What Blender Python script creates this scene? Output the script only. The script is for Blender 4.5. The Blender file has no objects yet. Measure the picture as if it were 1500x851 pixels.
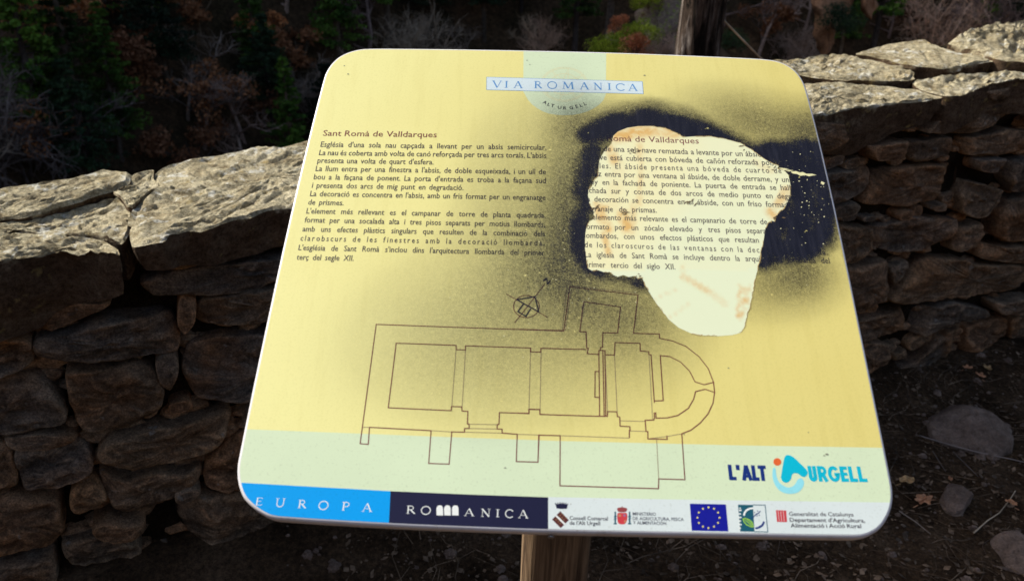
import bpy, bmesh, math, random
import numpy as np
from mathutils import Vector, Matrix, noise
from mathutils.geometry import delaunay_2d_cdt
random.seed(7); rng = np.random.RandomState(7)
SC = bpy.context.scene
COL = SC.collection
# ------------------------------------------------------------------ camera
W_PX, F_PX = 1500.0, 1100.0
R = np.array([[0.99964518, 0.02663685, 0.0], [0.01125722, -0.42246831, 0.90630779], [0.02414118, -0.90598621, -0.42261826]])
EYE = np.array([0, 0, 1.5]); CX, CY = 740.0, 415.5
cd = bpy.data.cameras.new('camera'); cam = bpy.data.objects.new('camera', cd); COL.objects.link(cam)
M = Matrix.Identity(4)
for i in range(3):
    M[i][0] = R[i, 0]; M[i][1] = -R[i, 1]; M[i][2] = -R[i, 2]; M[i][3] = EYE[i]
cam.matrix_world = M
cd.sensor_width = 36; cd.lens = F_PX / W_PX * 36
cd.shift_x = 10 / W_PX; cd.shift_y = -10 / W_PX
cd.clip_start = 0.05; cd.clip_end = 3000
cd.dof.use_dof = True; cd.dof.focus_distance = 1.12; cd.dof.aperture_fstop = 7.5
SC.camera = cam
# ------------------------------------------------------------------ sky, sun
SUN_EL, SUN_AZ = math.radians(38), math.radians(66)       # azimuth: degrees left of the +Y axis
sdir = Vector((-math.sin(SUN_AZ) * math.cos(SUN_EL), math.cos(SUN_AZ) * math.cos(SUN_EL), math.sin(SUN_EL)))
w = bpy.data.worlds.new('World'); SC.world = w; w.use_nodes = True
nt = w.node_tree; bg = nt.nodes['Background']; sky = nt.nodes.new('ShaderNodeTexSky')
sky.sky_type = 'NISHITA'; sky.sun_disc = False; sky.sun_elevation = SUN_EL; sky.sun_rotation = -SUN_AZ; sky.dust_density = 3.0; sky.ozone_density = .4
nt.links.new(sky.outputs[0], bg.inputs[0]); bg.inputs[1].default_value = 0.08
sl = bpy.data.lights.new('sun', 'SUN'); sl.energy = 4.7; sl.angle = math.radians(0.5); sl.color = (1, .955, .86)
so = bpy.data.objects.new('sun', sl); COL.objects.link(so); so.rotation_euler = sdir.to_track_quat('Z', 'Y').to_euler()
SC.view_settings.view_transform = 'Standard'; SC.view_settings.look = 'None'
SC.view_settings.exposure = 0.68; SC.view_settings.gamma = 1.0

# ------------------------------------------------------------------ helpers
def ray(px, py): return R @ np.array([(px - CX) / F_PX, (py - CY) / F_PX, 1.0])
def at(px, py, dist): return EYE + ray(px, py) * dist          # point seen at a place of the photograph, dist metres deep
def tag(o, label=None, cat=None, group=None, kind=None):
    for k, v in (('label', label), ('category', cat), ('group', group), ('kind', kind)):
        if v: o[k] = v
    return o
def empty(name, loc, label=None, cat=None, group=None, kind=None):
    o = bpy.data.objects.new(name, None); COL.objects.link(o); o.location = loc; o.empty_display_size = .1
    return tag(o, label, cat, group, kind)
def wloc(o):
    v = Vector((0, 0, 0))
    while o is not None: v = v + o.location; o = o.parent
    return v
def mobj(name, verts, faces, mat, parent=None, smooth=False, origin=None, attrs=None):
    """verts in world metres -> one linked mesh object under parent"""
    V = np.asarray(verts, float).reshape(-1, 3)
    org = np.array(origin if origin is not None else (wloc(parent) if parent else (0, 0, 0)), float)
    me = bpy.data.meshes.new(name); me.from_pydata((V - org).tolist(), [], [list(f) for f in faces])
    if smooth: me.polygons.foreach_set('use_smooth', [True] * len(me.polygons))
    for k, a in (attrs or {}).items():
        at_ = me.attributes.new(k, 'FLOAT', 'POINT'); at_.data.foreach_set('value', np.asarray(a, np.float32))
    me.materials.append(mat); me.update()
    o = bpy.data.objects.new(name, me); COL.objects.link(o)
    if parent: o.parent = parent
    o.location = Vector(org) - (wloc(parent) if parent else Vector((0, 0, 0)))
    return o
def lin(c):
    return tuple(((x / 255) / 12.92 if x / 255 <= .04045 else ((x / 255 + .055) / 1.055) ** 2.4) for x in c)

class NT:
    def __init__(s, name, rough=.8, spec=.3):
        s.m = bpy.data.materials.new(name); s.m.use_nodes = True; s.t = s.m.node_tree
        s.b = s.t.nodes['Principled BSDF']; s.b.inputs['Roughness'].default_value = rough
        s.b.inputs['Specular IOR Level'].default_value = spec
    def n(s, typ, **kw):
        x = s.t.nodes.new(typ)
        for k, v in kw.items():
            if k in x.inputs: x.inputs[k].default_value = v
            else: setattr(x, k, v)
        return x
    def l(s, a, b): s.t.links.new(a, b)
    def coord(s, which='Object', scale=(1, 1, 1), rnd=False):
        c = s.n('ShaderNodeTexCoord'); mp = s.n('ShaderNodeMapping'); mp.inputs['Scale'].default_value = scale
        s.l(c.outputs[which], mp.inputs[0])
        if rnd:
            oi = s.n('ShaderNodeObjectInfo'); mu = s.n('ShaderNodeMath', operation='MULTIPLY'); mu.inputs[1].default_value = 37.0
            s.l(oi.outputs['Random'], mu.inputs[0]); s.l(mu.outputs[0], mp.inputs['Location'])
        return mp.outputs[0]
    def noise(s, vec, scale, detail=4, rough=.55, dist=0):
        x = s.n('ShaderNodeTexNoise'); x.inputs['Scale'].default_value = scale; x.inputs['Detail'].default_value = detail
        x.inputs['Roughness'].default_value = rough; x.inputs['Distortion'].default_value = dist
        s.l(vec, x.inputs['Vector']); return x.outputs['Fac']
    def ramp(s, fac, stops):
        r = s.n('ShaderNodeValToRGB'); e = r.color_ramp.elements
        while len(e) < len(stops): e.new(.5)
        for i, (p, c) in enumerate(stops): e[i].position = p; e[i].color = (*c, 1) if len(c) == 3 else c
        s.l(fac, r.inputs[0]); return r.outputs[0]
    def mix(s, fac, a, b, mode='MIX'):
        x = s.n('ShaderNodeMix', data_type='RGBA', blend_type=mode)
        for sock, v in ((x.inputs[0], fac), (x.inputs[6], a), (x.inputs[7], b)):
            if isinstance(v, (int, float)): sock.default_value = v
            elif isinstance(v, tuple): sock.default_value = (*v[:3], 1)
            else: s.l(v, sock)
        return x.outputs[2]
    def math(s, op, a, b=None, clamp=False):
        x = s.n('ShaderNodeMath', operation=op, use_clamp=clamp)
        for sock, v in ((x.inputs[0], a), (x.inputs[1], b)):
            if v is None: continue
            if isinstance(v, (int, float)): sock.default_value = v
            else: s.l(v, sock)
        return x.outputs[0]
    def bump(s, h, strength=.5, dist=.01, prev=None):
        x = s.n('ShaderNodeBump'); x.inputs['Strength'].default_value = strength; x.inputs['Distance'].default_value = dist
        s.l(h, x.inputs['Height'])
        if prev: s.l(prev, x.inputs['Normal'])
        s.l(x.outputs[0], s.b.inputs['Normal']); return x.outputs[0]
    def col(s, c):
        if isinstance(c, tuple): s.b.inputs['Base Color'].default_value = (*c[:3], 1)
        else: s.l(c, s.b.inputs['Base Color'])

def flat(name, c, rough=.4, spec=.4):
    """printed ink: base colour with faint weathering"""
    k = NT(name, rough, spec); v = k.coord('Object')
    n1 = k.noise(v, 14, 3); n2 = k.noise(v, 420, 2)
    f = k.ramp(n1, [(.3, (.95, .95, .95)), (.7, (1, 1, 1))]); f2 = k.ramp(n2, [(.25, (.88, .88, .86)), (.42, (1, 1, 1))])
    k.col(k.mix(1.0, k.mix(1.0, c, f, 'MULTIPLY'), f2, 'MULTIPLY')); return k.m

# rock
def rock(name, dark, mid, light, lichen=0.0, rnd=True, iron=None):
    k = NT(name, .92, .15); v = k.coord('Object', rnd=rnd); vs = k.coord('Object', (1, 1, 2.6), rnd)
    a = k.noise(vs, 7, 6, .65, .4); b = k.noise(v, 46, 5, .7); c = k.noise(v, 190, 3, .7)
    base = k.ramp(a, [(.28, dark), (.5, mid), (.72, light)])
    base = k.mix(.55, base, k.ramp(b, [(.3, (.30, .28, .26)), (.5, (1, 1, 1)), (.75, (1.5, 1.45, 1.35))]), 'MULTIPLY')
    base = k.mix(.5, base, k.ramp(c, [(.3, (.5, .5, .5)), (.55, (1.1, 1.1, 1.1)), (.75, (1.5, 1.5, 1.5))]), 'MULTIPLY')
    if iron:
        base = k.mix(k.ramp(k.noise(v, 5.5, 3, .5), [(.52, (0, 0, 0)), (.68, (.75, .75, .75))]), base, iron, 'MIX')
    if lichen:
        l1 = k.ramp(k.noise(v, 17, 4, .62, .3), [(.60 - .02 * lichen, (0, 0, 0)), (.66, (.85, .85, .85))])
        base = k.mix(l1, base, (.62, .60, .50))
        l2 = k.ramp(k.noise(v, 31, 4, .6, .2), [(.63, (0, 0, 0)), (.68, (.8, .8, .8))])
        base = k.mix(l2, base, (.42, .34, .13))
        l3 = k.ramp(k.noise(v, 9, 5, .7, .5), [(.30, (.9, .9, .9)), (.42, (0, 0, 0))])
        base = k.mix(l3, base, (.06, .055, .045))
    k.col(base)
    n1 = k.bump(a, .8, .03); n2 = k.bump(b, .9, .012, n1); k.bump(c, .8, .004, n2)
    return k.m
def coping_rock():
    """brown sandstone, paler where the surface faces up, with lichen spots"""
    k = NT('coping_rock', .93, .12); v = k.coord('Object', rnd=True); vs = k.coord('Object', (1, 1.6, 3), True)
    a = k.noise(vs, 8, 6, .68, .6); b = k.noise(v, 34, 6, .75, .3); c = k.noise(v, 130, 4, .75); e = k.noise(v, 420, 2, .7)
    brown = k.ramp(a, [(.3, (.085, .052, .033)), (.5, (.15, .10, .066)), (.7, (.22, .16, .11))])
    pale_top = k.ramp(a, [(.28, (.24, .19, .115)), (.42, (.48, .41, .27)), (.56, (.62, .55, .385)), (.72, (.74, .67, .50))])
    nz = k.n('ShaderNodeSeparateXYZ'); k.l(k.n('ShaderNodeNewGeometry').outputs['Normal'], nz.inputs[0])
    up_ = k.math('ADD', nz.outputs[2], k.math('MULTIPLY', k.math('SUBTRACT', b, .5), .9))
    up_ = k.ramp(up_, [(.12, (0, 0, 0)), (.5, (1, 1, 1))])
    base = k.mix(up_, brown, pale_top)  # paler tone mixed in by the upward normal
    base = k.mix(.95, base, k.ramp(b, [(.28, (.30, .27, .23)), (.40, (.72, .68, .62)), (.50, (1, 1, 1)), (.70, (1.3, 1.28, 1.22))]), 'MULTIPLY')
    base = k.mix(.9, base, k.ramp(c, [(.30, (.35, .33, .30)), (.46, (.85, .84, .8)), (.58, (1.1, 1.1, 1.08)), (.74, (1.5, 1.5, 1.45))]), 'MULTIPLY')
    base = k.mix(.6, base, k.ramp(e, [(.32, (.5, .5, .48)), (.6, (1.2, 1.2, 1.2))]), 'MULTIPLY')
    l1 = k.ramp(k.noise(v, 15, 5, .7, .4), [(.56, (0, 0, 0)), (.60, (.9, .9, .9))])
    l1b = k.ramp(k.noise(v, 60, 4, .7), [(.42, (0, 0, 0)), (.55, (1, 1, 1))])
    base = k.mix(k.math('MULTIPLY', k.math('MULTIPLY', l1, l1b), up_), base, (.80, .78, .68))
    l2 = k.ramp(k.noise(v, 27, 4, .6, .2), [(.62, (0, 0, 0)), (.68, (.6, .6, .6))])
    base = k.mix(l2, base, (.40, .30, .12))
    k.col(base)
    n1 = k.bump(a, .8, .03); n2 = k.bump(b, 1, .018, n1); n3 = k.bump(c, 1, .007, n2); k.bump(e, .8, .002, n3)
    return k.m
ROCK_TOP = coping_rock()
def face_rock():
    k = NT('wall_rock', .95, .1); v = k.coord('Object', rnd=True); vs = k.coord('Object', (1, 1, 1.9), True)
    a = k.noise(vs, 8, 7, .7, .2); b = k.noise(v, 55, 6, .75); c = k.noise(v, 240, 3, .75)
    r = k.n('ShaderNodeObjectInfo').outputs['Random']
    hue = k.ramp(r, [(0, (.23, .135, .08)), (.3, (.16, .122, .088)), (.55, (.14, .118, .102)), (.8, (.25, .165, .10)), (1, (.13, .10, .075))])
    hue = k.mix(k.ramp(k.noise(v, 5, 3), [(.5, (0, 0, 0)), (.7, (.8, .8, .8))]), hue, (.22, .115, .055))
    base = k.mix(.9, hue, k.ramp(a, [(.28, (.35, .35, .35)), (.5, (1, 1, 1)), (.72, (1.7, 1.65, 1.6))]), 'MULTIPLY')
    base = k.mix(.8, base, k.ramp(b, [(.3, (.35, .35, .35)), (.5, (1, 1, 1)), (.75, (1.7, 1.7, 1.7))]), 'MULTIPLY')
    base = k.mix(.7, base, k.ramp(c, [(.34, (.35, .35, .35)), (.5, (1.0, 1.0, 1.0)), (.66, (1.9, 1.85, 1.75))]), 'MULTIPLY')
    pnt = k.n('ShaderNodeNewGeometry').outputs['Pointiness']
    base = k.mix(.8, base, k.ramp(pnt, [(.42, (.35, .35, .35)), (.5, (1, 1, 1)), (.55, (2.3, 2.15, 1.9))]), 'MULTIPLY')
    spots = k.ramp(k.noise(v, 30, 3, .5), [(.69, (0, 0, 0)), (.74, (.7, .7, .7))])
    k.col(k.mix(spots, base, (.36, .34, .31)))
    n1 = k.bump(a, .9, .03); n2 = k.bump(b, 1, .012, n1); k.bump(c, .9, .004, n2)
    return k.m
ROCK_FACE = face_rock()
ROCK_GROUND = rock('ground_rock', (.12, .082, .062), (.25, .18, .14), (.38, .285, .225))
ROCK_RED = rock('red_outcrop_rock', (.10, .055, .03), (.38, .21, .12), (.55, .32, .19), rnd=False)
ROCK_MOSS = rock('mossy_outcrop_rock', (.07, .055, .05), (.22, .165, .14), (.42, .38, .22), rnd=False, iron=(.26, .33, .05))
def soil(name, a, b, c, sc=3.0):
    k = NT(name, 1, .05); v = k.coord('Object'); n1 = k.noise(v, sc, 5, .6); n2 = k.noise(v, sc * 14, 5, .75); n3 = k.noise(v, sc * 60, 3, .7)
    base = k.ramp(n1, [(.3, a), (.5, b), (.72, c)])
    base = k.mix(.85, base, k.ramp(n2, [(.32, (.3, .3, .3)), (.52, (1, 1, 1)), (.7, (2, 1.9, 1.7))]), 'MULTIPLY')
    base = k.mix(.6, base, k.ramp(n3, [(.32, (.4, .4, .4)), (.52, (1, 1, 1)), (.72, (1.9, 1.8, 1.6))]), 'MULTIPLY')
    k.col(base); m1 = k.bump(n2, 1, .02); k.bump(n3, 1, .006, m1); return k.m
SOIL = soil('soil', (.05, .031, .018), (.115, .072, .042), (.20, .13, .08), 6.0)
FOREST_FLOOR = soil('forest_floor', (.03, .026, .014), (.075, .05, .03), (.13, .08, .045), .25)
MORTAR = soil('wall_core_rubble', (.02, .016, .012), (.04, .03, .02), (.07, .052, .036), 12)
def leafmat(name, c1, c2, sc=.6, fine=7.0, vary=True):
    k = NT(name, .75, .2); v = k.coord('Object', rnd=True); a = k.noise(v, sc, 3); b = k.noise(v, fine, 2)
    base = k.ramp(a, [(.35, c1), (.65, c2)])
    if vary: base = k.mix(1.0, base, k.ramp(k.n('ShaderNodeObjectInfo').outputs['Random'], [(0, (.35, .35, .4)), (.5, (.8, .8, .8)), (.8, (1.1, 1.1, 1.0)), (1, (1.7, 1.6, 1.3))]), 'MULTIPLY')
    k.col(k.mix(.7, base, k.ramp(b, [(.3, (.45, .45, .45)), (.7, (1.6, 1.6, 1.6))]), 'MULTIPLY')); return k.m
PINE = leafmat('pine_needles', (.03, .085, .014), (.15, .28, .04))
PINE_DARK = leafmat('dark_needles', (.016, .040, .022), (.045, .085, .035))
OAK_RUST = leafmat('withered_oak_leaves', (.26, .11, .045), (.46, .21, .10))
BUSH_GREEN = leafmat('box_bush_leaves', (.16, .26, .015), (.42, .50, .04), 1.2, 7, False)
RUST_BUSH = leafmat('rusty_bush_leaves', (.42, .15, .06), (.68, .28, .14), 1.2, 7, False)
TWIG_GREY = leafmat('bare_grey_twigs', (.32, .25, .20), (.58, .475, .385))
TWIG_MAUVE = leafmat('bare_mauve_twigs', (.30, .21, .175), (.52, .385, .33))
BARK = leafmat('dark_bark', (.07, .055, .042), (.17, .135, .11))
UNDER = leafmat('undergrowth_leaves', (.035, .045, .018), (.17, .10, .055), .12)

# ------------------------------------------------------------------ terrain
T2 = np.array([.9187, .3950]); N2 = np.array([-.3950, .9187]); O2 = np.array([0.0, 1.798])     # wall line: along, into the wall
def hill(x, y):
    x = np.asarray(x, float); y = np.asarray(y, float)
    d = (x - O2[0]) * N2[0] + (y - O2[1]) * N2[1]
    near = np.where(d < .35, -0.06, -0.06 - np.minimum((d - .35) * .62, 22))
    near = np.where(y < -12, near + np.minimum((-12 - y) * .45, 45), near)
    tA = -.75 * x + .66 * y - 29.7
    hA = -22 + np.where(tA < 18, tA, 18 + (tA - 18) * 1.8); hA = np.minimum(hA, 55)  # unseen upper ridge, steepened and capped to shade the far slope only
    tB = -.1 * x + y - 46
    hB = -22 + tB * 1.0; hB = np.minimum(hB, 50)
    kn = -24 + 21.2 * np.exp(-(((x - 7.6) / 4.3) ** 8 + ((y - 38) / 8.0) ** 8))
    far = np.maximum(np.maximum(hA, hB), kn)
    n = 1.3 * np.sin(x * .21 + 1.3) * np.sin(y * .17 + .4) + .6 * np.sin(x * .53 + y * .37)
    return np.maximum(near, far + n * np.clip((d - 15) / 15, 0, 1))
def axis(lo, hi, step0, grow):
    a = [0.0]; s = step0
    while a[-1] < hi: a.append(a[-1] + s); s = min(s * grow, 25)
    b = [0.0]; s = step0
    while b[-1] > lo: b.append(b[-1] - s); s = min(s * grow, 25)
    return np.array(sorted(set(b[1:] + a)))
def grid(name, xs, ys, fn, mat, label=None):
    X, Y = np.meshgrid(xs, ys); Z = fn(X, Y); nx, ny = len(xs), len(ys)
    V = np.stack([X, Y, Z], -1).reshape(-1, 3)
    F = [(j * nx + i, j * nx + i + 1, (j + 1) * nx + i + 1, (j + 1) * nx + i) for j in range(ny - 1) for i in range(nx - 1)]
    return mobj(name, V, F, mat, smooth=True)
hs = grid('hillside', axis(-420, 420, .5, 1.035), axis(-320, 520, .5, 1.035), hill, FOREST_FLOOR)
tag(hs, 'dark wooded hillside dropping into a ravine and rising beyond the wall', kind='structure')
def fn_ground(X, Y):
    Z = np.zeros_like(X)
    for idx in np.ndindex(X.shape):
        p = (X[idx], Y[idx], 0)
        Z[idx] = .022 * noise.noise(Vector((p[0] * 2.2, p[1] * 2.2, 3))) + .012 * noise.noise(Vector((p[0] * 9, p[1] * 9, 7))) + .006 * noise.noise(Vector((p[0] * 24, p[1] * 24, 9)))
        d = (X[idx]) * N2[0] + (Y[idx] - O2[1]) * N2[1]
        Z[idx] += .05 * math.exp(-((d) / .16) ** 2) if d < 0 else .05
        if d > .4: Z[idx] = -.2
    return Z
gx = np.concatenate([np.arange(-5, .2, .2), np.arange(.2, 3.2, .03), np.arange(3.2, 6, .2)])
gy = np.concatenate([np.arange(-4, .9, .2), np.arange(.9, 3.1, .03), np.arange(3.1, 4.2, .2)])
ground = tag(grid('ground', gx, gy, fn_ground, SOIL), 'dark bare soil with litter at the foot of the wall', kind='structure')

# ------------------------------------------------------------------ the dry stone wall
def zf(s): return .975 + .0735 * s                         # height of the coping lip
def kk(s): return np.clip(.06 + .035 * s, .02, .14)        # tilt of the top towards the back
def wpt(s, d, z): return np.array([O2[0] + T2[0] * s + N2[0] * d, O2[1] + T2[1] * s + N2[1] * d, z])
def to_face(px, py, off=0.0):
    r = ray(px, py); n = N2 @ r[:2]; k = (off - N2 @ (EYE[:2] - O2)) / n; q = EYE + r * k
    return T2 @ (q[:2] - O2), q[2]
def to_top(px, py):
    r = ray(px, py); d = .2
    for _ in range(30):
        n = N2 @ r[:2]; k = (d - N2 @ (EYE[:2] - O2)) / n; q = EYE + r * k; s = T2 @ (q[:2] - O2)
        z = zf(s) + kk(s) * d; k2 = (z - EYE[2]) / r[2]; q = EYE + r * k2; d = .6 * (N2 @ (q[:2] - O2)) + .4 * d
        if d > .75: d = .75
    n = N2 @ r[:2]; k = (d - N2 @ (EYE[:2] - O2)) / n; q = EYE + r * k
    return T2 @ (q[:2] - O2), d
def resample(P, step, jag=0.0, seed=0):
    P = [np.array(p, float) for p in P]; out = []
    for i, a in enumerate(P):
        b = P[(i + 1) % len(P)]; L = np.linalg.norm(b - a); n = max(1, int(round(L / step)))
        nrm = np.array([-(b - a)[1], (b - a)[0]]) / max(L, 1e-6)
        for j in range(n):
            t = j / n; p = a + (b - a) * t
            w_ = jag * (noise.noise(Vector((p[0] * 9 + seed, p[1] * 9, seed * 1.7))) + .6 * noise.noise(Vector((p[0] * 28 + seed, p[1] * 28, seed))))
            out.append(p + nrm * w_)
    # soften the corners a little
    Q = np.array(out); Q = .25 * np.roll(Q, 1, 0) + .5 * Q + .25 * np.roll(Q, -1, 0)
    return Q
def inpoly(P, x, y):
    c = False; n = len(P); j = n - 1
    for i in range(n):
        if (P[i][1] > y) != (P[j][1] > y) and x < (P[j][0] - P[i][0]) * (y - P[i][1]) / (P[j][1] - P[i][1] + 1e-12) + P[i][0]: c = not c
        j = i
    return c
wall = empty('stone_wall', (0, 1.798, 0), 'rough dry stone wall with lichen spotted coping slabs behind the board', 'wall')
seed_ = [0]
def face_stone(P, step=.013, proud=0.0, mat=None, jag=.006, depth=.13, name='stone', grow=0.0):
    """P: outline in wall coordinates (s, z)"""
    seed_[0] += 1; sd = seed_[0] * 3.17
    Q = resample(P, step, jag, sd); n = len(Q); c = Q.mean(0); rr_ = np.linalg.norm(Q - c, axis=1)[:, None]; Q = c + (Q - c) * (1 + grow / np.maximum(rr_, .02))
    size = min(np.ptp(Q[:, 0]), np.ptp(Q[:, 1]))
    rings = [(.97, depth), (1.0, .05), (1.0, .012), (.985, .003), (.94, .0), (.84, .0), (.72, .0), (.58, .0), (.44, .0), (.29, .0), (.14, .0)]
    V = []; tilt = np.array([random.uniform(-.14, .14), random.uniform(-.22, .12)]); R0 = size / 2
    cuts = []
    for _ in range(6):
        th_ = random.uniform(0, 2 * math.pi); cuts.append((np.array([math.cos(th_), math.sin(th_)]), random.uniform(.45, .95), random.uniform(.4, 1.6)))
    ext = max(np.ptp(Q[:, 0]), .01) / 2
    for k, (f, dd) in enumerate(rings):
        for q in Q:
            p = c + (q - c) * f; e = p - c
            r = 0
            if k > 0:
                r = .009 * noise.noise(Vector((p[0] * 5, p[1] * 9, sd))) + .010 * noise.noise(Vector((p[0] * 15, p[1] * 34, sd + 5))) + .006 * noise.noise(Vector((p[0] * 55, p[1] * 90, sd + 9)))
                q_ = noise.noise(Vector((p[0] * 6 + p[1] * 3, p[1] * 13, sd + 11))); r += .022 * (math.floor(q_ * 5) / 5) + .004 * abs(noise.noise(Vector((p[0] * 80, p[1] * 110, sd + 15))))
                r *= min(1, size / .1) * (1 if k > 2 else .6)
                r += float(tilt @ e) * .5
                if k > 1:
                    for u_, o_, s_ in cuts:
                        ex = abs(u_[0]) * ext + abs(u_[1]) * R0
                        r += max(0.0, float(u_ @ e) - o_ * ex) * s_ * .55
            V.append(wpt(p[0], dd - proud + r, p[1]))
    V.append(wpt(c[0], -.008 - proud, c[1])); m = len(rings)
    F = []
    for k in range(m - 1):
        for i in range(n):
            a = k * n + i; b = k * n + (i + 1) % n; F.append((a, b, b + n, a + n))
    F += [((m - 1) * n + i, (m - 1) * n + (i + 1) % n, m * n) for i in range(n)]
    A = .5 * sum(Q[i][0] * Q[(i + 1) % n][1] - Q[(i + 1) % n][0] * Q[i][1] for i in range(n))
    if A < 0: F = [tuple(reversed(f)) for f in F]
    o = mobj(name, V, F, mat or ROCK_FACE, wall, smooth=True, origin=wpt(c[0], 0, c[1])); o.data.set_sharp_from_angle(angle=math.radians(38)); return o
def slab(TOP, thick, lipdrop=.0, step=.013, jag=.006, relief=1.0, raise_=0.0, name='coping_stone', label=None):
    """TOP: outline in wall coordinates (s, d) on the top surface; thick: function of s or number"""
    seed_[0] += 1; sd = seed_[0] * 3.17
    Q = resample(TOP, step, jag, sd); n = len(Q); c = Q.mean(0); rr_ = np.linalg.norm(Q - c, axis=1)[:, None]; Q = c + (Q - c) * (1 + np.where(Q[:, 1:] > .06, .010, .0) / np.maximum(rr_, .03))
    th = thick if callable(thick) else (lambda s: thick)
    V = []; nr = 26
    fr = [1.0, 1.0, 1.0, 1.0, 1.0] + list(1 - (np.arange(1, nr) / nr) ** 1.15 * .97)
    dz = [1.0, .8, .55, .28, .08] + [0.0] * (nr - 1)
    for k, f in enumerate(fr):
        for q in Q:
            p = c + (q - c) * f; s, d = p
            z = zf(s) + kk(s) * d + raise_
            if k < 5:
                z -= th(s) * dz[k]
                out = .014 * noise.noise(Vector((s * 7, z * 16, sd))) + .010 * noise.noise(Vector((s * 25, z * 45, sd)))
                out -= .012 * dz[k] ** 2
                u = (q - c) / max(np.linalg.norm(q - c), .01); p = p + u * out
                s, d = p
                if k == 4: z += .004 * noise.noise(Vector((s * 30, d * 30, sd)))
            else:
                u1 = s * .85 + d * .5; u2 = -s * .5 + d * .85
                r = .018 * noise.noise(Vector((u1 * 3.5, u2 * 7, sd))) + .007 * noise.noise(Vector((u1 * 11, u2 * 30, sd + 2)))
                rr = abs(noise.noise(Vector((u1 * 7, u2 * 22, sd + 4)))); r -= .007 * max(0, .12 - rr) / .12
                r += .006 * noise.noise(Vector((u1 * 40, u2 * 75, sd + 6))) + .005 * abs(noise.noise(Vector((u1 * 70, u2 * 120, sd + 8))))
                q_ = noise.noise(Vector((u1 * 3, u2 * 8, sd + 12))); r += .018 * (math.floor(q_ * 6) / 6 - q_); q_ = noise.noise(Vector((u1 * 6 + 3, u2 * 19, sd + 21))); r += .012 * (math.floor(q_ * 4) / 4 - q_)
                z += relief * r * min(1, (1 - f) * 8 + .25) - .006 * (k == 5)
            V.append(wpt(s, d, z))
    V.append(wpt(c[0], c[1], zf(c[0]) + kk(c[0]) * c[1] + raise_)); m = len(fr); F = []
    for k in range(m - 1):
        for i in range(n):
            a = k * n + i; b = k * n + (i + 1) % n; F.append((a, b, b + n, a + n))
    F += [((m - 1) * n + i, (m - 1) * n + (i + 1) % n, m * n) for i in range(n)]
    A = .5 * sum(Q[i][0] * Q[(i + 1) % n][1] - Q[(i + 1) % n][0] * Q[i][1] for i in range(n))
    if A < 0: F = [tuple(reversed(f)) for f in F]
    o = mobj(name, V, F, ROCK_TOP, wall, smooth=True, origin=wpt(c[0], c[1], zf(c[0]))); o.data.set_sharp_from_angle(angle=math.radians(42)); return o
def interp(tab): return lambda s: float(np.interp(s, [t[0] for t in tab], [t[1] for t in tab]))
def top_px(L): return [to_top(*p) for p in L]
T1 = top_px([(-60, 300), (0, 283), (55, 273), (110, 265), (160, 254), (188, 260), (184, 273), (165, 282), (122, 294), (85, 306), (60, 316), (0, 324), (-60, 335)])
slab(T1, .10, raise_=.012)
Tm = top_px([(-70, 338), (0, 324), (40, 317), (82, 308), (122, 296), (171, 283), (186, 302), (191, 324), (186, 345), (177, 351), (147, 343), (82, 334), (34, 331), (0, 334), (-70, 350)])
slab(Tm, .09, raise_=-.006)
Tf = top_px([(-90, 358), (0, 339), (46, 339), (73, 343), (134, 343), (159, 351), (176, 360), (178, 369), (150, 366), (122, 360), (107, 358), (61, 369), (0, 385), (-90, 405)])
slab(Tf, interp([(-1.4, .17), (-1.05, .165), (-1.0, .14), (-.92, .115), (-.86, .09), (-.8, .075)]), raise_=.0)
Ts = top_px([(171, 281), (190, 261), (226, 252), (222, 266), (228, 275), (208, 287), (196, 303), (186, 303)])
slab(Ts, .07, raise_=.008, step=.012)
Tb = top_px([(232, 275), (226, 258), (238, 245), (287, 229), (330, 224), (373, 215), (412, 219), (437, 210), (480, 205), (540, 195), (590, 215), (600, 262), (520, 284), (428, 301), (397, 303), (367, 314), (330, 322), (293, 336), (275, 335), (251, 343), (241, 351), (196, 360), (192, 357), (196, 318), (210, 292)])
slab(Tb, interp([(-.86, .06), (-.8, .07), (-.7, .095), (-.5, .105), (-.2, .11)]))
# hidden run of slabs behind the board
for s0, s1, cut in ((-.235, .2, .3), (.215, .62, .2), (.635, .86, .28)):
    slab([(s0, 0), (s1, -.005), (s1, cut), (s1, .5), (s0, .5)], .11)
Te = top_px([(1100, 118), (1140, 118), (1177, 121), (1278, 122), (1354, 133), (1384, 140), (1354, 145), (1311, 149), (1262, 154), (1232, 159), (1192, 168), (1150, 178), (1090, 190)])
slab(Te, interp([(.7, .12), (1.0, .13), (1.15, .155), (1.3, .10), (1.5, .06)]), raise_=.0)
Ta = top_px([(1090, 100), (1152, 93), (1213, 81), (1241, 83), (1253, 89), (1293, 98), (1336, 108), (1332, 119), (1278, 120), (1219, 118), (1174, 112), (1100, 112)])
slab(Ta, .10, raise_=.012)
Tc = top_px([(1254, 87), (1302, 74), (1351, 67), (1362, 74), (1390, 83), (1448, 97), (1433, 99), (1391, 107), (1372, 108), (1336, 104), (1293, 94)])
slab(Tc, .06, raise_=.022, relief=.5)
Td = top_px([(1338, 119), (1372, 114), (1461, 106), (1510, 108), (1560, 112), (1560, 122), (1500, 119), (1446, 124), (1415, 136), (1391, 140), (1356, 131)])
slab(Td, interp([(1.3, .07), (1.45, .13), (1.7, .11)]), raise_=.004)
Tg = top_px([(1386, 76), (1409, 64), (1446, 55), (1480, 46), (1530, 30), (1580, 30), (1570, 104), (1500, 104), (1462, 100), (1440, 92), (1412, 84)])
slab(Tg, .10, raise_=.035, relief=1.7)
for s0 in (2.25, 2.75, 3.3): slab([(s0, 0), (s0 + .48, .0), (s0 + .5, .5), (s0 - .02, .5)], .12)
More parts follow.
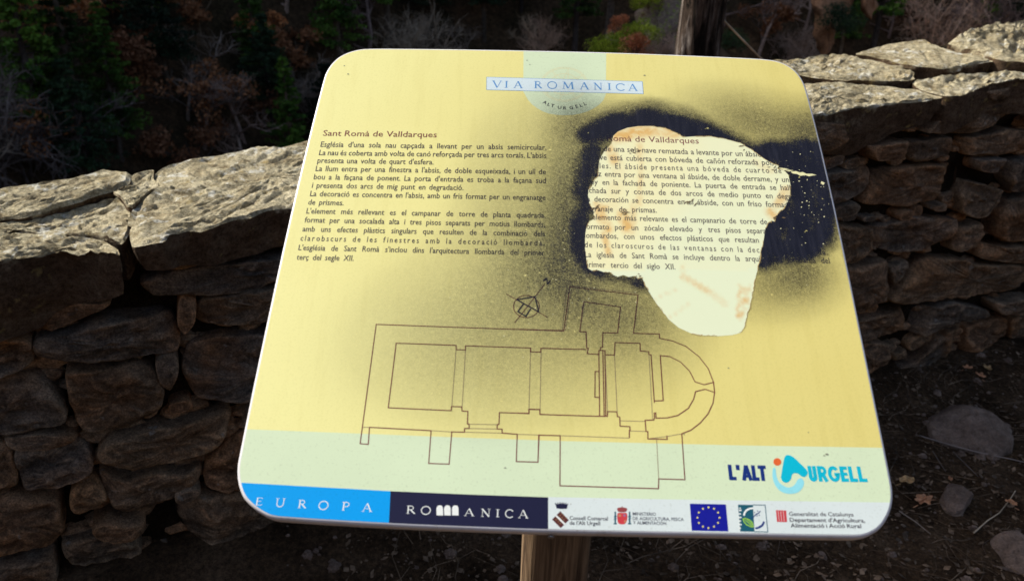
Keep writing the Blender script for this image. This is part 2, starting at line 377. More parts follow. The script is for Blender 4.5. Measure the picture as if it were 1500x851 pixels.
for s0 in (-2.0, -2.5): slab([(s0, 0), (s0 + .48, .0), (s0 + .47, .5), (s0, .5)], .12)

FACE = [  # front stones, traced in photo pixels and laid on the wall's face
 [(51,484),(53,463),(88,455),(112,447),(163,443),(160,449),(115,468),(88,481),(64,488)],
 [(56,457),(59,444),(110,424),(172,413),(188,400),(190,408),(165,431),(161,441),(101,447)],
 [(-60,500),(-60,420),(0,430),(48,452),(46,466),(27,476),(14,470),(0,484)],
 [(51,497),(112,487),(149,473),(227,464),(251,465),(263,500),(261,516),(187,521),(80,529),(53,529)],
 [(205,418),(240,404),(330,392),(395,385),(470,375),(520,372),(520,395),(400,412),(375,427),(300,438),(225,437),(208,430)],
 [(226,396),(262,380),(330,370),(305,383),(262,398),(236,402)],
 [(265,440),(288,443),(283,478),(270,494),(262,480)],
 [(288,470),(293,452),(315,441),(395,427),(470,418),(478,450),(392,471),(347,477),(304,488),(289,483)],
 [(267,545),(280,511),(301,505),(392,492),(470,485),(478,588),(373,588),(293,591),(283,585),(269,559)],
 [(95,548),(160,543),(200,535),(224,543),(237,569),(232,601),(208,628),(171,635),(141,635),(115,625),(103,591)],
 [(227,525),(255,520),(262,535),(256,550),(250,575),(243,570),(236,556)],
 [(-60,500),(0,492),(44,500),(46,533),(0,545),(-60,552)],
 [(-60,566),(0,556),(58,560),(88,590),(96,618),(40,630),(-60,640)],
 [(144,665),(160,647),(235,628),(335,608),(340,617),(317,652),(240,676),(197,683),(149,671)],
 [(21,665),(80,652),(120,658),(136,681),(128,695),(107,708),(75,719),(37,721),(29,692)],
 [(144,697),(192,705),(229,695),(267,695),(293,687),(296,697),(267,724),(235,740),(192,753),(173,751),(157,727)],
 [(104,721),(125,708),(142,709),(153,730),(147,743),(109,748)],
 [(298,695),(305,675),(347,647),(372,640),(378,715),(344,719),(303,716)],
 [(5,645),(60,637),(112,640),(110,647),(30,657)],
 [(-60,735),(0,730),(40,727),(85,735),(91,780),(67,802),(0,817),(-60,815)],
 [(-60,660),(0,655),(14,665),(22,692),(24,715),(0,722),(-60,725)],
 [(136,769),(160,761),(213,764),(208,783),(160,788),(139,783)],
 [(259,753),(293,729),(350,726),(395,735),(440,765),(430,785),(288,796),(261,769)],
 [(88,802),(128,793),(197,795),(208,817),(160,833),(107,833)],
 [(229,810),(300,802),(400,800),(420,840),(235,850)],
 [(-60,830),(20,822),(75,812),(85,850),(40,870),(-60,870)],
 [(95,850),(160,840),(215,835),(222,880),(100,890)],
 [(256,722),(280,712),(296,716),(290,724),(262,738)],
 # right
 [(1274,213),(1330,206),(1326,234),(1281,236)],
 [(1345,210),(1400,204),(1400,228),(1351,240),(1340,234)],
 [(1354,194),(1386,166),(1391,170),(1381,190)],
 [(1424,206),(1480,194),(1520,192),(1520,222),(1424,231)],
 [(1396,150),(1440,136),(1500,126),(1540,124),(1540,150),(1480,168),(1446,190),(1413,200),(1391,191),(1388,168)],
 [(1436,237),(1473,233),(1473,243),(1464,253),(1436,250)],
 [(1180,262),(1222,256),(1287,246),(1281,271),(1268,286),(1226,298),(1180,305)],
 [(1196,180),(1240,184),(1251,204),(1246,213),(1210,222),(1170,222),(1165,190)],
 [(1293,253),(1409,242),(1424,251),(1415,280),(1385,295),(1323,304),(1271,301),(1284,274)],
 [(1424,268),(1473,280),(1461,301),(1433,317),(1412,311),(1412,289)],
 [(1226,305),(1253,298),(1265,305),(1241,315),(1200,318)],
 [(1287,339),(1332,323),(1410,323),(1394,349),(1364,366),(1315,372),(1286,366)],
 [(1410,336),(1443,329),(1452,342),(1430,362),(1401,369)],
 [(1215,336),(1233,331),(1279,336),(1276,369),(1249,384),(1222,384)],
 [(1222,400),(1243,395),(1300,382),(1302,441),(1259,459),(1225,462)],
 [(1309,395),(1335,385),(1332,398),(1312,418)],
 [(1306,441),(1351,385),(1371,379),(1417,382),(1437,392),(1480,389),(1530,394),(1530,422),(1414,435),(1348,444),(1311,446)],
 [(1245,478),(1289,464),(1338,454),(1335,471),(1315,491),(1266,500),(1245,502)],
 [(1332,491),(1351,458),(1397,444),(1447,454),(1447,464),(1397,477),(1355,494)],
 [(1255,510),(1299,504),(1295,543),(1276,550),(1255,550)],
 [(1315,543),(1358,517),(1378,496),(1410,502),(1394,523),(1358,537)],
 [(1414,520),(1424,483),(1476,467),(1476,490),(1430,513)],
 [(1457,444),(1500,438),(1520,438),(1520,458),(1460,457)],
 [(1437,379),(1447,359),(1500,362),(1520,364),(1520,384),(1480,384)],
 [(1460,345),(1470,310),(1485,295),(1520,288),(1520,350),(1480,352)],
 [(1488,240),(1520,236),(1520,280),(1486,282),(1478,262)],
 [(1484,468),(1530,462),(1530,500),(1484,496)],
]
placed = []
for L in FACE:
    P = [to_face(*p) for p in L]; placed.append(P)
    face_stone(P, proud=random.uniform(-.010, .016), grow=.0045)
def free(P, others):
    for Q in others:
        qx = [q[0] for q in Q]; qy = [q[1] for q in Q]
        px = [p[0] for p in P]; py = [p[1] for p in P]
        if max(px) < min(qx) or min(px) > max(qx) or max(py) < min(qy) or min(py) > max(qy): continue
        m = len(P)
        for i in range(m):
            for t in (0, .33, .66):
                x = P[i][0] * (1 - t) + P[(i + 1) % m][0] * t; y = P[i][1] * (1 - t) + P[(i + 1) % m][1] * t
                if inpoly(Q, x, y): return False
        for (x, y) in Q:
            if inpoly(P, x, y): return False
        cx, cy = sum(px) / m, sum(py) / m
        if inpoly(Q, cx, cy): return False
    return True
def blob(s, z, w_, h_, n=9):
    rot = random.uniform(-.12, .28); c_ = lambda: random.uniform(.1, .55)
    k1, k2, k3, k4 = c_(), c_(), c_(), c_()
    pts = [(-1, -1 + k1), (-1 + k1 * .7, -1), (random.uniform(-.2, .3), -1 + random.uniform(-.1, .15)), (1 - k2 * .6, -1), (1, -1 + k2), (1, 1 - k3), (1 - k3 * .8, 1), (random.uniform(-.4, .3), 1 + random.uniform(-.15, .1)), (-1 + k4 * .7, 1), (-1, 1 - k4)]
    return [(s + u * w_ * random.uniform(.92, 1.05) - v * h_ * rot * .3, z + v * h_ * random.uniform(.92, 1.05) + u * w_ * rot) for u, v in pts]
lid = lambda s: zf(s) - .135
cnt = len(placed)
for (wr, hr, tries, cap) in (((.10, .17), (.05, .075), 900, 60), ((.05, .09), (.025, .045), 2200, 80), ((.025, .05), (.012, .022), 4200, 110)):
    k = 0
    for _ in range(tries):
        s = random.uniform(-2.4, 3.6); z = random.uniform(.02, zf(s) - .15); w_ = random.uniform(*wr); h_ = random.uniform(*hr)
        if z + h_ > lid(s): continue
        P = blob(s, z, w_, h_); G = blob(s, z, w_, h_)
        if not free(G, placed): continue
        placed.append(P); face_stone(P, step=.026 if w_ > .05 else .016, proud=random.uniform(-.035, -.005)); k += 1
        if k >= cap: break
# rubble core behind the face stones
V = []; F = []; ns, nz = 120, 14
for j in range(nz + 1):
    for i in range(ns + 1):
        s = -2.6 + 6.4 * i / ns; z = -.1 + (zf(s) - .07 + .1) * j / nz
        V.append(wpt(s, .065 + .03 * noise.noise(Vector((s * 14, z * 20, 2))), z))
for j in range(nz):
    for i in range(ns):
        a = j * (ns + 1) + i; F.append((a, a + 1, a + ns + 2, a + ns + 1))
b0 = len(V)
for d in (.25, .47):
    for i in range(ns + 1):
        s = -2.6 + 6.4 * i / ns; V.append(wpt(s, d, zf(s) - .03 + kk(s) * d + .02 * noise.noise(Vector((s * 12, d * 9, 5)))))
for i in range(ns + 1):
    s = -2.6 + 6.4 * i / ns; V.append(wpt(s, .47, -.6))
for i in range(ns):
    t = nz * (ns + 1) + i; F.append((t, t + 1, b0 + i + 1, b0 + i)); F.append((b0 + i, b0 + i + 1, b0 + ns + 2 + i, b0 + ns + 1 + i))
    F.append((b0 + ns + 1 + i, b0 + ns + 2 + i, b0 + 2 * ns + 3 + i, b0 + 2 * ns + 2 + i))
mobj('rubble_core', V, F, MORTAR, wall, smooth=True)
V = []; F = []
for _ in range(900):   # small packing rubble deep in the joints
    s = random.uniform(-1.9, 2.6); z = random.uniform(0, zf(s) - .09); r = random.uniform(.010, .030); b = len(V); n = 7
    for k_ in range(3):
        for i in range(n):
            t = 2 * math.pi * i / n + k_ * .3; f = (1.0, .85, .35)[k_] * random.uniform(.8, 1.15)
            V.append(wpt(s + r * 1.6 * f * math.cos(t), .065 - (0, .022, .032)[k_] + random.uniform(-.004, .004), z + r * .8 * f * math.sin(t)))
    for k_ in range(2):
        for i in range(n): F.append((b + k_ * n + i, b + k_ * n + (i + 1) % n, b + (k_ + 1) * n + (i + 1) % n, b + (k_ + 1) * n + i))
    F.append(tuple(b + 2 * n + i for i in range(n)))
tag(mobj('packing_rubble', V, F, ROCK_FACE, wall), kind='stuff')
#SECTION2
# ------------------------------------------------------------------ the information board
# panel frame: origin at lower left corner, U to the right, V up the slope, NRM out of the face
PU = np.array([.99993763, -.01116891, 0.0]); PO = np.array([-.24098155, .52172612, 1.02251294])
PV = np.array([.00907599, .81254672, .5828254]); PN = np.cross(PU, PV)
def pp(px, py):
    r = ray(px, py); k = PN @ (PO - EYE) / (PN @ r); q = EYE + r * k - PO; return np.array([q @ PU, q @ PV])
def pw(a, b, h=0.0): return PO + PU * a + PV * b + PN * h
OUT_PX = [(358.7,640),(353.5,665),(350,685),(351.5,706),(358,725),(366,734),(375,742),(386,749),(397.6,755),(420,757.5),(480,761),(569,766.5),(680,771),(803,775.5),(950,778.5),(1100,781),(1200,783),
 (1240,783.8),(1265,783),(1280.5,776),(1290,768),(1296.5,758),(1301,749),(1304.5,737),(1305.5,722),(1303,703),(1298.5,683),(1290,645),(1274,560),(1258,484),(1240,400),(1225.6,322),(1213,268),(1197.6,200),(1188.6,165),(1181,136),(1176,121),(1168,108),(1156,98),(1142,91.5),(1127,88.5),
 (1100,86.5),(1000,82),(920,79),(840,76.6),(700,73.8),(567,72.3),(535,72.6),(522,74.5),(509,78.5),(498,84),(489,92),(482,101.5),(476,114.5),(455,201),(433,289),(419,357),(400,445),(383,520)]
def hull(P):
    P = sorted(map(tuple, P)); cr_ = lambda o, a, b: (a[0] - o[0]) * (b[1] - o[1]) - (a[1] - o[1]) * (b[0] - o[0]); out = []
    for seq in (P, P[::-1]):
        h = []
        for p in seq:
            while len(h) > 1 and cr_(h[-2], h[-1], p) <= 0: h.pop()
            h.append(p)
        out += h[:-1]
    return np.array(out)
OUT = hull([pp(*p) for p in OUT_PX])
for _ in range(2):      # round the corners off smoothly
    nx_ = np.roll(OUT, -1, 0); OUT = np.stack([OUT * .75 + nx_ * .25, OUT * .25 + nx_ * .75], 1).reshape(-1, 2)
_o = [OUT[0]]
for p_ in OUT[1:]:
    if np.linalg.norm(p_ - _o[-1]) > .0015: _o.append(p_)
OUT = hull(_o)
bb = Vector((.05 + .20, .95, 0))
post_top = None
board = empty('information_board', (0.03, 0.98, 0), 'yellow information board on a wooden post, sprayed black round a pale bare patch', 'information board')
PANEL_WHITE = NT('panel_white_enamel', .32, .5); _v = PANEL_WHITE.coord('Object'); PANEL_WHITE.col(PANEL_WHITE.mix(1.0, PANEL_WHITE.ramp(PANEL_WHITE.noise(_v, 22, 6, .75), [(.30, (.52, .49, .47)), (.42, (.68, .66, .67)), (.6, (.73, .72, .76))]), PANEL_WHITE.ramp(PANEL_WHITE.noise(_v, 190, 4, .7), [(.28, (.7, .66, .6)), (.36, (1, 1, 1))]), 'MULTIPLY')); PANEL_WHITE = PANEL_WHITE.m
YELLOW = NT('yellow_print', .42, .4)
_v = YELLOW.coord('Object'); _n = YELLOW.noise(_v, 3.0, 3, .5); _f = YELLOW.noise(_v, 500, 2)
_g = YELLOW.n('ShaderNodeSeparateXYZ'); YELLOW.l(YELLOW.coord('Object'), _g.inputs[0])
_sheen = YELLOW.math('ADD', YELLOW.math('MULTIPLY', YELLOW.math('SUBTRACT', _n, .5), .9), YELLOW.math('MULTIPLY', YELLOW.math('ADD', _g.outputs[0], .30), 1.5), True)
_yc = YELLOW.mix(_sheen, (.90, .85, .36), (.77, .665, .22))     # gloss sheen put into the colour: paler towards the left edge
_st = YELLOW.ramp(YELLOW.noise(YELLOW.coord('Object', (9, .8, 1.2)), 9, 5, .7), [(.36, (.97, .965, .94)), (.5, (1, 1, 1))]); _yc = YELLOW.mix(1.0, _yc, _st, 'MULTIPLY')
YELLOW.col(YELLOW.mix(.5, _yc, YELLOW.ramp(_f, [(.3, (.9, .9, .85)), (.5, (1, 1, 1))]), 'MULTIPLY')); YELLOW.b.inputs['Coat Weight'].default_value = .12; YELLOW.b.inputs['Coat Roughness'].default_value = .25
YELLOW = YELLOW.m
PALE = flat('pale_green_print', (.70, .82, .56)); FOOTW = flat('white_print', (.72, .80, .79)); BLUEB = flat('bright_blue_print', (.0, .36, .90), .3)
NAVYB = flat('dark_navy_print', (.014, .014, .045), .3); INK = flat('black_ink', (.035, .03, .045)); INK_BODY = flat('text_ink', (.07, .055, .055)); BROWN = flat('brown_ink', (.19, .035, .035)); THIN = flat('faded_brown_ink', (.33, .23, .14))
LTBLUE = flat('lettering_blue', (.10, .30, .62)); STRIPB = flat('pale_blue_print', (.70, .82, .86)); WHITE = flat('white_ink', (.85, .88, .85)); PEACH = flat('peach_ink', (.80, .74, .42))
NAVY = flat('navy_ink', (.006, .03, .20)); CYAN = flat('cyan_ink', (.0, .50, .68)); LCYAN = flat('light_cyan_ink', (.30, .76, .86)); ORANGE = flat('orange_ink', (.80, .14, .03)); EUB = flat('flag_blue_ink', (.006, .008, .30))
YEL = flat('star_yellow_ink', (.85, .75, .15)); TEAL = flat('teal_ink', (.01, .10, .15)); LEAFG = flat('leaf_green_ink', (.35, .65, .05)); RED = flat('red_ink', (.62, .05, .06)); GREY = flat('grey_ink', (.13, .12, .13))
layer = [0]
def clipconv(P, C):
    """clip polygon P by convex polygon C (both in panel coordinates)"""
    A = sum(C[i][0] * C[(i + 1) % len(C)][1] - C[(i + 1) % len(C)][0] * C[i][1] for i in range(len(C)))
    if A < 0: C = C[::-1]
    out = [np.array(p) for p in P]
    for i in range(len(C)):
        a, b = C[i], C[(i + 1) % len(C)]; inp, out = out, []
        side = lambda p: (b[0] - a[0]) * (p[1] - a[1]) - (b[1] - a[1]) * (p[0] - a[0])
        for j in range(len(inp)):
            p, q = inp[j], inp[(j + 1) % len(inp)]; sp, sq = side(p), side(q)
            if sp >= 0: out.append(p)
            if (sp >= 0) != (sq >= 0): out.append(p + (q - p) * sp / (sp - sq))
        if not out: return []
    return out
from mathutils.geometry import tessellate_polygon
def fillpoly(P):
    T = tessellate_polygon([[Vector((p[0], p[1], 0)) for p in P]]); return [tuple(t) for t in T]
def up(F, V2):
    out = []
    for f in F:
        a, b, c = [V2[i] for i in f[:3]]
        out.append(f if (b[0] - a[0]) * (c[1] - a[1]) - (b[1] - a[1]) * (c[0] - a[0]) > 0 else tuple(reversed(f)))
    return out
class Ink:
    """flat printed shapes, collected into one thin sheet lying on the panel"""
    def __init__(s, h): s.V = []; s.F = []; s.h = h; s.k = 0
    def poly(s, P):
        P = [tuple(p) for p in P]; b = len(s.V); F = up(fillpoly(P), P); hh = s.h + s.k * 2e-6; s.k = (s.k + 1) % 8
        s.V += [pw(p[0], p[1], hh) for p in P]; s.F += [tuple(i + b for i in f) for f in F]; return s
    def px(s, L, off=(0, 0), sc=1.0): return s.poly([pp(off[0] + x / sc, off[1] + y / sc) for x, y in L])
    def strip(s, P, wd, closed=False):
        P = [np.array(p, float) for p in P]; n = len(P); L = []; Rr = []
        for i in range(n):
            a = P[i - 1] if (i > 0 or closed) else P[i]; b = P[(i + 1) % n] if (i < n - 1 or closed) else P[i]
            d1 = P[i] - a; d2 = b - P[i]
            d1 = d1 / max(np.linalg.norm(d1), 1e-9) if np.linalg.norm(d1) > 1e-9 else d2 / max(np.linalg.norm(d2), 1e-9)
            d2 = d2 / np.linalg.norm(d2) if np.linalg.norm(d2) > 1e-9 else d1
            n1 = np.array([-d1[1], d1[0]]); n2 = np.array([-d2[1], d2[0]]); m = n1 + n2; m = m / max(np.linalg.norm(m), 1e-9)
            m = m * min(1 / max(m @ n1, .35), 2.2); L.append(P[i] + m * wd / 2); Rr.append(P[i] - m * wd / 2)
        b = len(s.V); hh = s.h + s.k * 2e-6; s.k = (s.k + 1) % 8
        s.V += [pw(*p, hh) for p in L] + [pw(*p, hh) for p in Rr]
        for i in range(n if closed else n - 1):
            j = (i + 1) % n; s.F.append((b + n + i, b + n + j, b + j, b + i))
        return s
    def spx(s, L, wd, off=(0, 0), sc=1.0, closed=False): return s.strip([pp(off[0] + x / sc, off[1] + y / sc) for x, y in L], wd, closed)
    def glyph(s, strokes, box):
        """strokes in a unit box; box = (x0,y0,x1,y1) px of the baseline start, (x) end; height px"""
        x0, yb0, x1, yb1, hgt = box; A = pp(x0, yb0); B = pp(x1, yb1); Hh = (pp((x0 + x1) / 2, (yb0 + yb1) / 2 - hgt) - (A + B) / 2)
        H1 = np.array([0, Hh[1]]); sx = (B - A)
        unit = H1[1]
        for pts, wd in strokes: s.strip([A + sx * u + H1 * v for u, v in pts], wd * unit)
        return s
    def done(s, name, mat, parent): return mobj(name, s.V, s.F, mat, parent)

# --- the panel body: a rounded tray
def offset_poly(P, d):
    n = len(P); out = []
    for i in range(n):
        a, b, c = P[i - 1], P[i], P[(i + 1) % n]; d1 = (b - a) / np.linalg.norm(b - a); d2 = (c - b) / np.linalg.norm(c - b)
        m = np.array([d1[1] + d2[1], -d1[0] - d2[0]]); m /= np.linalg.norm(m); out.append(b + m * d)
    return np.array(out)
def smooth_closed(P, step):
    n = len(P); out = []
    for i in range(n):
        p0, p1, p2, p3 = P[i - 1], P[i], P[(i + 1) % n], P[(i + 2) % n]; m = max(1, int(np.linalg.norm(p2 - p1) / step))
        for j in range(m):
            t = j / m; h = lambda a, b, c, d: .5 * (2 * b + (c - a) * t + (2 * a - 5 * b + 4 * c - d) * t * t + (3 * b - a - 3 * c + d) * t ** 3)
            l1 = p1 + (p2 - p1) * t; out.append(.5 * h(p0, p1, p2, p3) + .5 * l1 if m > 1 else p1)
    return np.array(out)
A_ = sum(OUT[i][0] * OUT[(i + 1) % len(OUT)][1] - OUT[(i + 1) % len(OUT)][0] * OUT[i][1] for i in range(len(OUT)))
sgn = 1 if A_ > 0 else -1
prof = [(-.003, 0), (.0, -.0001), (.0011, -.0005), (.0019, -.0014), (.0024, -.003), (.0025, -.009), (.0020, -.014), (.0003, -.0185), (-.004, -.021)]
V = []; F = []; n = len(OUT)
for o_, h in prof: V += [pw(*p, h) for p in offset_poly(OUT, o_ * sgn)]
V += [pw(*OUT.mean(0), 0), pw(*OUT.mean(0), -.021)]
for k in range(len(prof) - 1):
    for i in range(n): a = k * n + i; b = k * n + (i + 1) % n; F.append((a, a + n, b + n, b) if sgn > 0 else (b, b + n, a + n, a))
for i in range(n):
    F.append((i, (i + 1) % n, len(prof) * n)); q = (len(prof) - 1) * n; F.append((q + (i + 1) % n, q + i, len(prof) * n + 1))
panel = mobj('panel', V, F, PANEL_WHITE, board, smooth=True)
panel.data.set_sharp_from_angle(angle=math.radians(50)) if hasattr(panel.data, 'set_sharp_from_angle') else None
FACEP = [p for p in offset_poly(OUT, -.0006 * sgn)]
def sheet(name, L, mat, h, parent=panel):
    P = clipconv([pp(*p) for p in L], FACEP); return Ink(h).poly(P).done(name, mat, parent)
LY = 2.4e-5
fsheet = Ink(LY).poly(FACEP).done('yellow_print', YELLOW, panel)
sheet('pale_green_band', [(300,625.5),(363,628.5),(500,633.8),(660,640),(820,645.6),(1000,650),(1080,652),(1292,655.5),(1340,656.5),(1340,840),(300,840)], PALE, 2 * LY)
sheet('white_footer', [(803,727.5),(950,730.5),(1100,732.8),(1302,735.5),(1340,736),(1340,840),(803,840)], FOOTW, 3 * LY)
sheet('blue_footer', [(300,704),(352,706.6),(572,719),(568,800),(300,800)], BLUEB, 3 * LY)
sheet('navy_footer', [(572,719),(690,724),(803,728),(803,810),(568,800)], NAVYB, 3 * LY)
sheet('pale_green_tab', [(767,60),(766.6,134.5),(773,146),(779,153),(787,159),(795,163.5),(804,166.8),(816,168.8),(828,169.3),(840,168.6),(851,166.6),(861,163.5),(870,159),(878,153.5),(884,147),(887.5,138),(888,78),(888,60)], PALE, 2 * LY)
sheet('title_strip', [(713,113.4),(941,120),(942.3,138),(712.8,132)], STRIPB, 5 * LY)
k_ = Ink(5.6 * LY); k_.spx([(713,113.4),(941,120),(942.3,138),(712.8,132)], .0005, closed=True); k_.done('title_border', LTBLUE, panel)

# --- serif lettering for the titles
T_, t_ = .15, .065
def arc(cx, cy, rx, ry, a0, a1, n=14): return [(cx + rx * math.cos(math.radians(a0 + (a1 - a0) * i / n)), cy + ry * math.sin(math.radians(a0 + (a1 - a0) * i / n))) for i in range(n + 1)]
def sf(x, y, w_=.2): return ([(x - w_ / 2, y), (x + w_ / 2, y)], .045)
SERIF = {
 'V': [([(.12, .98), (.52, .02)], T_), ([(.88, .98), (.52, .02)], t_), sf(.12, .98, .3), sf(.88, .98, .26)],
 'I': [([(.5, 0), (.5, 1)], T_), sf(.5, .02, .9), sf(.5, .98, .9)],
 'A': [([(.48, 1), (.12, .02)], t_), ([(.48, 1), (.88, .02)], T_), ([(.26, .36), (.74, .36)], .05), sf(.12, .02, .26), sf(.88, .02, .3)],
 'R': [([(.2, 0), (.2, 1)], T_), ([(.2, .97), (.5, .97)] + arc(.5, .735, .24, .235, 90, -90, 8) + [(.2, .5)], .085), ([(.45, .5), (.92, .02)], T_), sf(.2, .02, .36), sf(.12, .98, .24), sf(.92, .02, .2)],
 'O': [(arc(.5, .5, .42, .48, 0, 360, 28), .10)],
 'M': [([(.14, 0), (.2, 1)], t_), ([(.2, 1), (.5, .1)], T_), ([(.8, 1), (.5, .1)], t_), ([(.8, 1), (.87, 0)], T_), sf(.14, .02, .22), sf(.87, .02, .26), sf(.15, .98, .16), sf(.85, .98, .16)],
 'N': [([(.2, 0), (.2, .98)], t_), ([(.16, 1), (.82, .02)], T_), ([(.82, 0), (.82, 1)], t_), sf(.2, .02, .28), sf(.13, .98, .22), sf(.82, .98, .28)],
 'C': [(arc(.56, .5, .46, .48, 42, 318, 22), .10), ([(.9, .72), (.9, .92)], .05)],
 'E': [([(.2, 0), (.2, 1)], T_), ([(.1, .97), (.82, .97)], .055), ([(.2, .52), (.66, .52)], .055), ([(.1, .03), (.86, .03)], .055), ([(.82, .97), (.82, .8)], .05), ([(.87, .03), (.87, .2)], .05), ([(.66, .44), (.66, .6)], .04)],
 'U': [([(.2, 1), (.2, .35)] + arc(.5, .34, .3, .32, 180, 360, 12) + [(.8, 1)], .095), sf(.2, .98, .32), sf(.8, .98, .28)],
 'P': [([(.2, 0), (.2, 1)], T_), ([(.2, .97), (.5, .97)] + arc(.5, .72, .28, .25, 90, -90, 8) + [(.2, .47)], .085), sf(.2, .02, .36), sf(.12, .98, .24)]}
def letters(name, spec, off, sc, mat, h, parent):
    k = Ink(h)
    for ch, x0, x1, yt, yb in spec: k.glyph(SERIF[ch], (off[0] + x0 / sc, off[1] + yb / sc, off[0] + x1 / sc, off[1] + (yb + (x1 - x0) * .03) / sc, (yb - yt) / sc))
    return k.done(name, mat, parent)
o3, s3 = (700, 60), 5.77
letters('title_lettering', [('V',118,203,338,397),('I',225,255,342,398),('A',300,378,342,400),('R',475,542,343,402),('O',583,672,345,406),('M',710,815,348,408),('A',860,940,352,412),('N',975,1057,356,415),('I',1097,1127,360,417),('C',1163,1247,362,422),('A',1270,1352,366,424)], o3, s3, LTBLUE, 7 * LY, panel)
o8, s8 = (340, 680), 3.125
letters('europa_lettering', [('E',105,139,151,186),('U',193,242,154,193),('R',299,338,162,199),('O',391,440,166,206),('P',500,541,171,210),('A',593,640,177,215)], o8, s8, WHITE, 5 * LY, panel)
letters('romanica_lettering', [('R',796,838,188,224),('O',861,910,190,228),('A',1061,1108,200,235),('N',1136,1184,202,238),('I',1206,1224,205,240),('C',1247,1288,205,243),('A',1309,1356,208,245)], o8, s8, WHITE, 5 * LY, panel)
k_ = Ink(5 * LY)
for a0, a1 in ((936, 966), (971, 1001), (1007, 1037)):
    cx = (a0 + a1) / 2; r = (a1 - a0) / 2; k_.px([(a0, 232), (a0 - 1, 200), (a0 + r * .35, 189), (cx, 186), (a1 - r * .35, 189), (a1 - 1, 200), (a1, 233)], o8, s8)
k_.done('arch_emblem', WHITE, panel)
# round star emblem behind the title
k_ = Ink(3.4 * LY)
for rr in (1.0, .93, .62): k_.spx([(826.5 + 34 * rr * math.cos(a), 124 + 25 * rr * math.sin(a)) for a in np.linspace(0, 2 * math.pi, 41)[:-1]], .0006, closed=True)
for i in range(8):
    a = i * math.pi / 4 + .2; k_.spx([(826.5 + 34 * .3 * math.cos(a - .35), 124 + 25 * .3 * math.sin(a - .35)), (826.5 + 34 * .93 * math.cos(a), 124 + 25 * .93 * math.sin(a)), (826.5 + 34 * .3 * math.cos(a + .35), 124 + 25 * .3 * math.sin(a + .35))], .0006)
k_.done('star_emblem', PEACH, panel)

# --- type: words set from Blender's own built-in typeface
class Type:
    def __init__(s): s.jobs = []
    def add(s, text, bold): 
        cu = bpy.data.curves.new('type', 'FONT'); cu.body = text; cu.size = 1; cu.resolution_u = 2; cu.offset = bold; cu.fill_mode = 'FRONT' if hasattr(cu, 'fill_mode') else cu.fill_mode
        o = bpy.data.objects.new('type', cu); COL.objects.link(o); s.jobs.append(o); return len(s.jobs) - 1
    def run(s):
        bpy.context.view_layer.update(); dg = bpy.context.evaluated_depsgraph_get(); s.res = []
        for o in s.jobs:
            e = o.evaluated_get(dg); me = e.to_mesh(); V = np.array([v.co[:] for v in me.vertices]) if len(me.vertices) else np.zeros((0, 3)); F = [tuple(p.vertices) for p in me.polygons]
            s.res.append((V[:, :2] if len(V) else V, F, (V[:, 0].min(), V[:, 0].max()) if len(V) else (0, 0))); e.to_mesh_clear()
        for o in s.jobs: cu = o.data; bpy.data.objects.remove(o); bpy.data.curves.remove(cu)
TY = Type(); LINES = []
def line(block, text, x0, y0, x1, y1, cap, justify=True, bold=0.0, track=False):
    """px baseline start and end; cap = capital height in px"""
    words = list(text.replace(' ', '\u0001')) if track else text.split(' ')
    if track: words = [' ' if c == '\u0001' else c for c in words]
    LINES.append((block, [(t, TY.add(t, bold)) if t != ' ' else (' ', -1) for t in words], (x0, y0, x1, y1, cap), justify, track))
BL, BR = 'catalan_text', 'spanish_text'
o2, s2 = (420, 200), 3.7
def L2(t, x0, y0, x1, y1, j=True, tr=False): line(BL, t, o2[0] + x0 / s2, o2[1] + y0 / s2, o2[0] + x1 / s2, o2[1] + y1 / s2, 7.4 + .35 * (y0 / 650), j, .007, tr)
line('catalan_heading', 'Sant Romà de Valldarques', 472.7, 199.2, 639.5, 201.6, 8.6, True, .002)
L2("Església d'una sola nau capçada a llevant per un absis semicircular,", 182, 57, 1407, 74)
L2("La nau és coberta amb volta de canó reforçada per tres arcs torals. L'absis", 174, 102, 1407, 118)
L2("presenta una volta de quart d'esfera.", 165, 144, 795, 153)
L2("La llum entra per una finestra a l'absis, de doble esqueixada, i un ull de", 155, 188, 1404, 206)
L2("bou a la façana de ponent. La porta d'entrada es troba a la façana sud", 145, 233, 1404, 254)
L2("i presenta dos arcs de mig punt en degradació.", 135, 279, 957, 292)
L2("La decoració es concentra en l'absis, amb un fris format per un engranatge", 125, 324, 1403, 346)
L2("de prismes.", 115, 370, 307, 374)
L2("L'element més rellevant es el campanar de torre de planta quadrada,", 105, 418, 1402, 442)
L2("format per una socalada alta i tres pisos separats per motius llombards,", 95, 466, 1400, 492)
L2("amb uns efectes plàstics singulars que resulten de la combinació dels", 84, 515, 1400, 542)
L2("clarobscurs de les finestres amb la decoració llombarda.", 73, 565, 1398, 592, True, True)
L2("L'església de Sant Romà s'inclou dins l'arquitectura llombarda del primer", 62, 616, 1397, 645)
L2("terç del segle XII.", 52, 668, 362, 674)
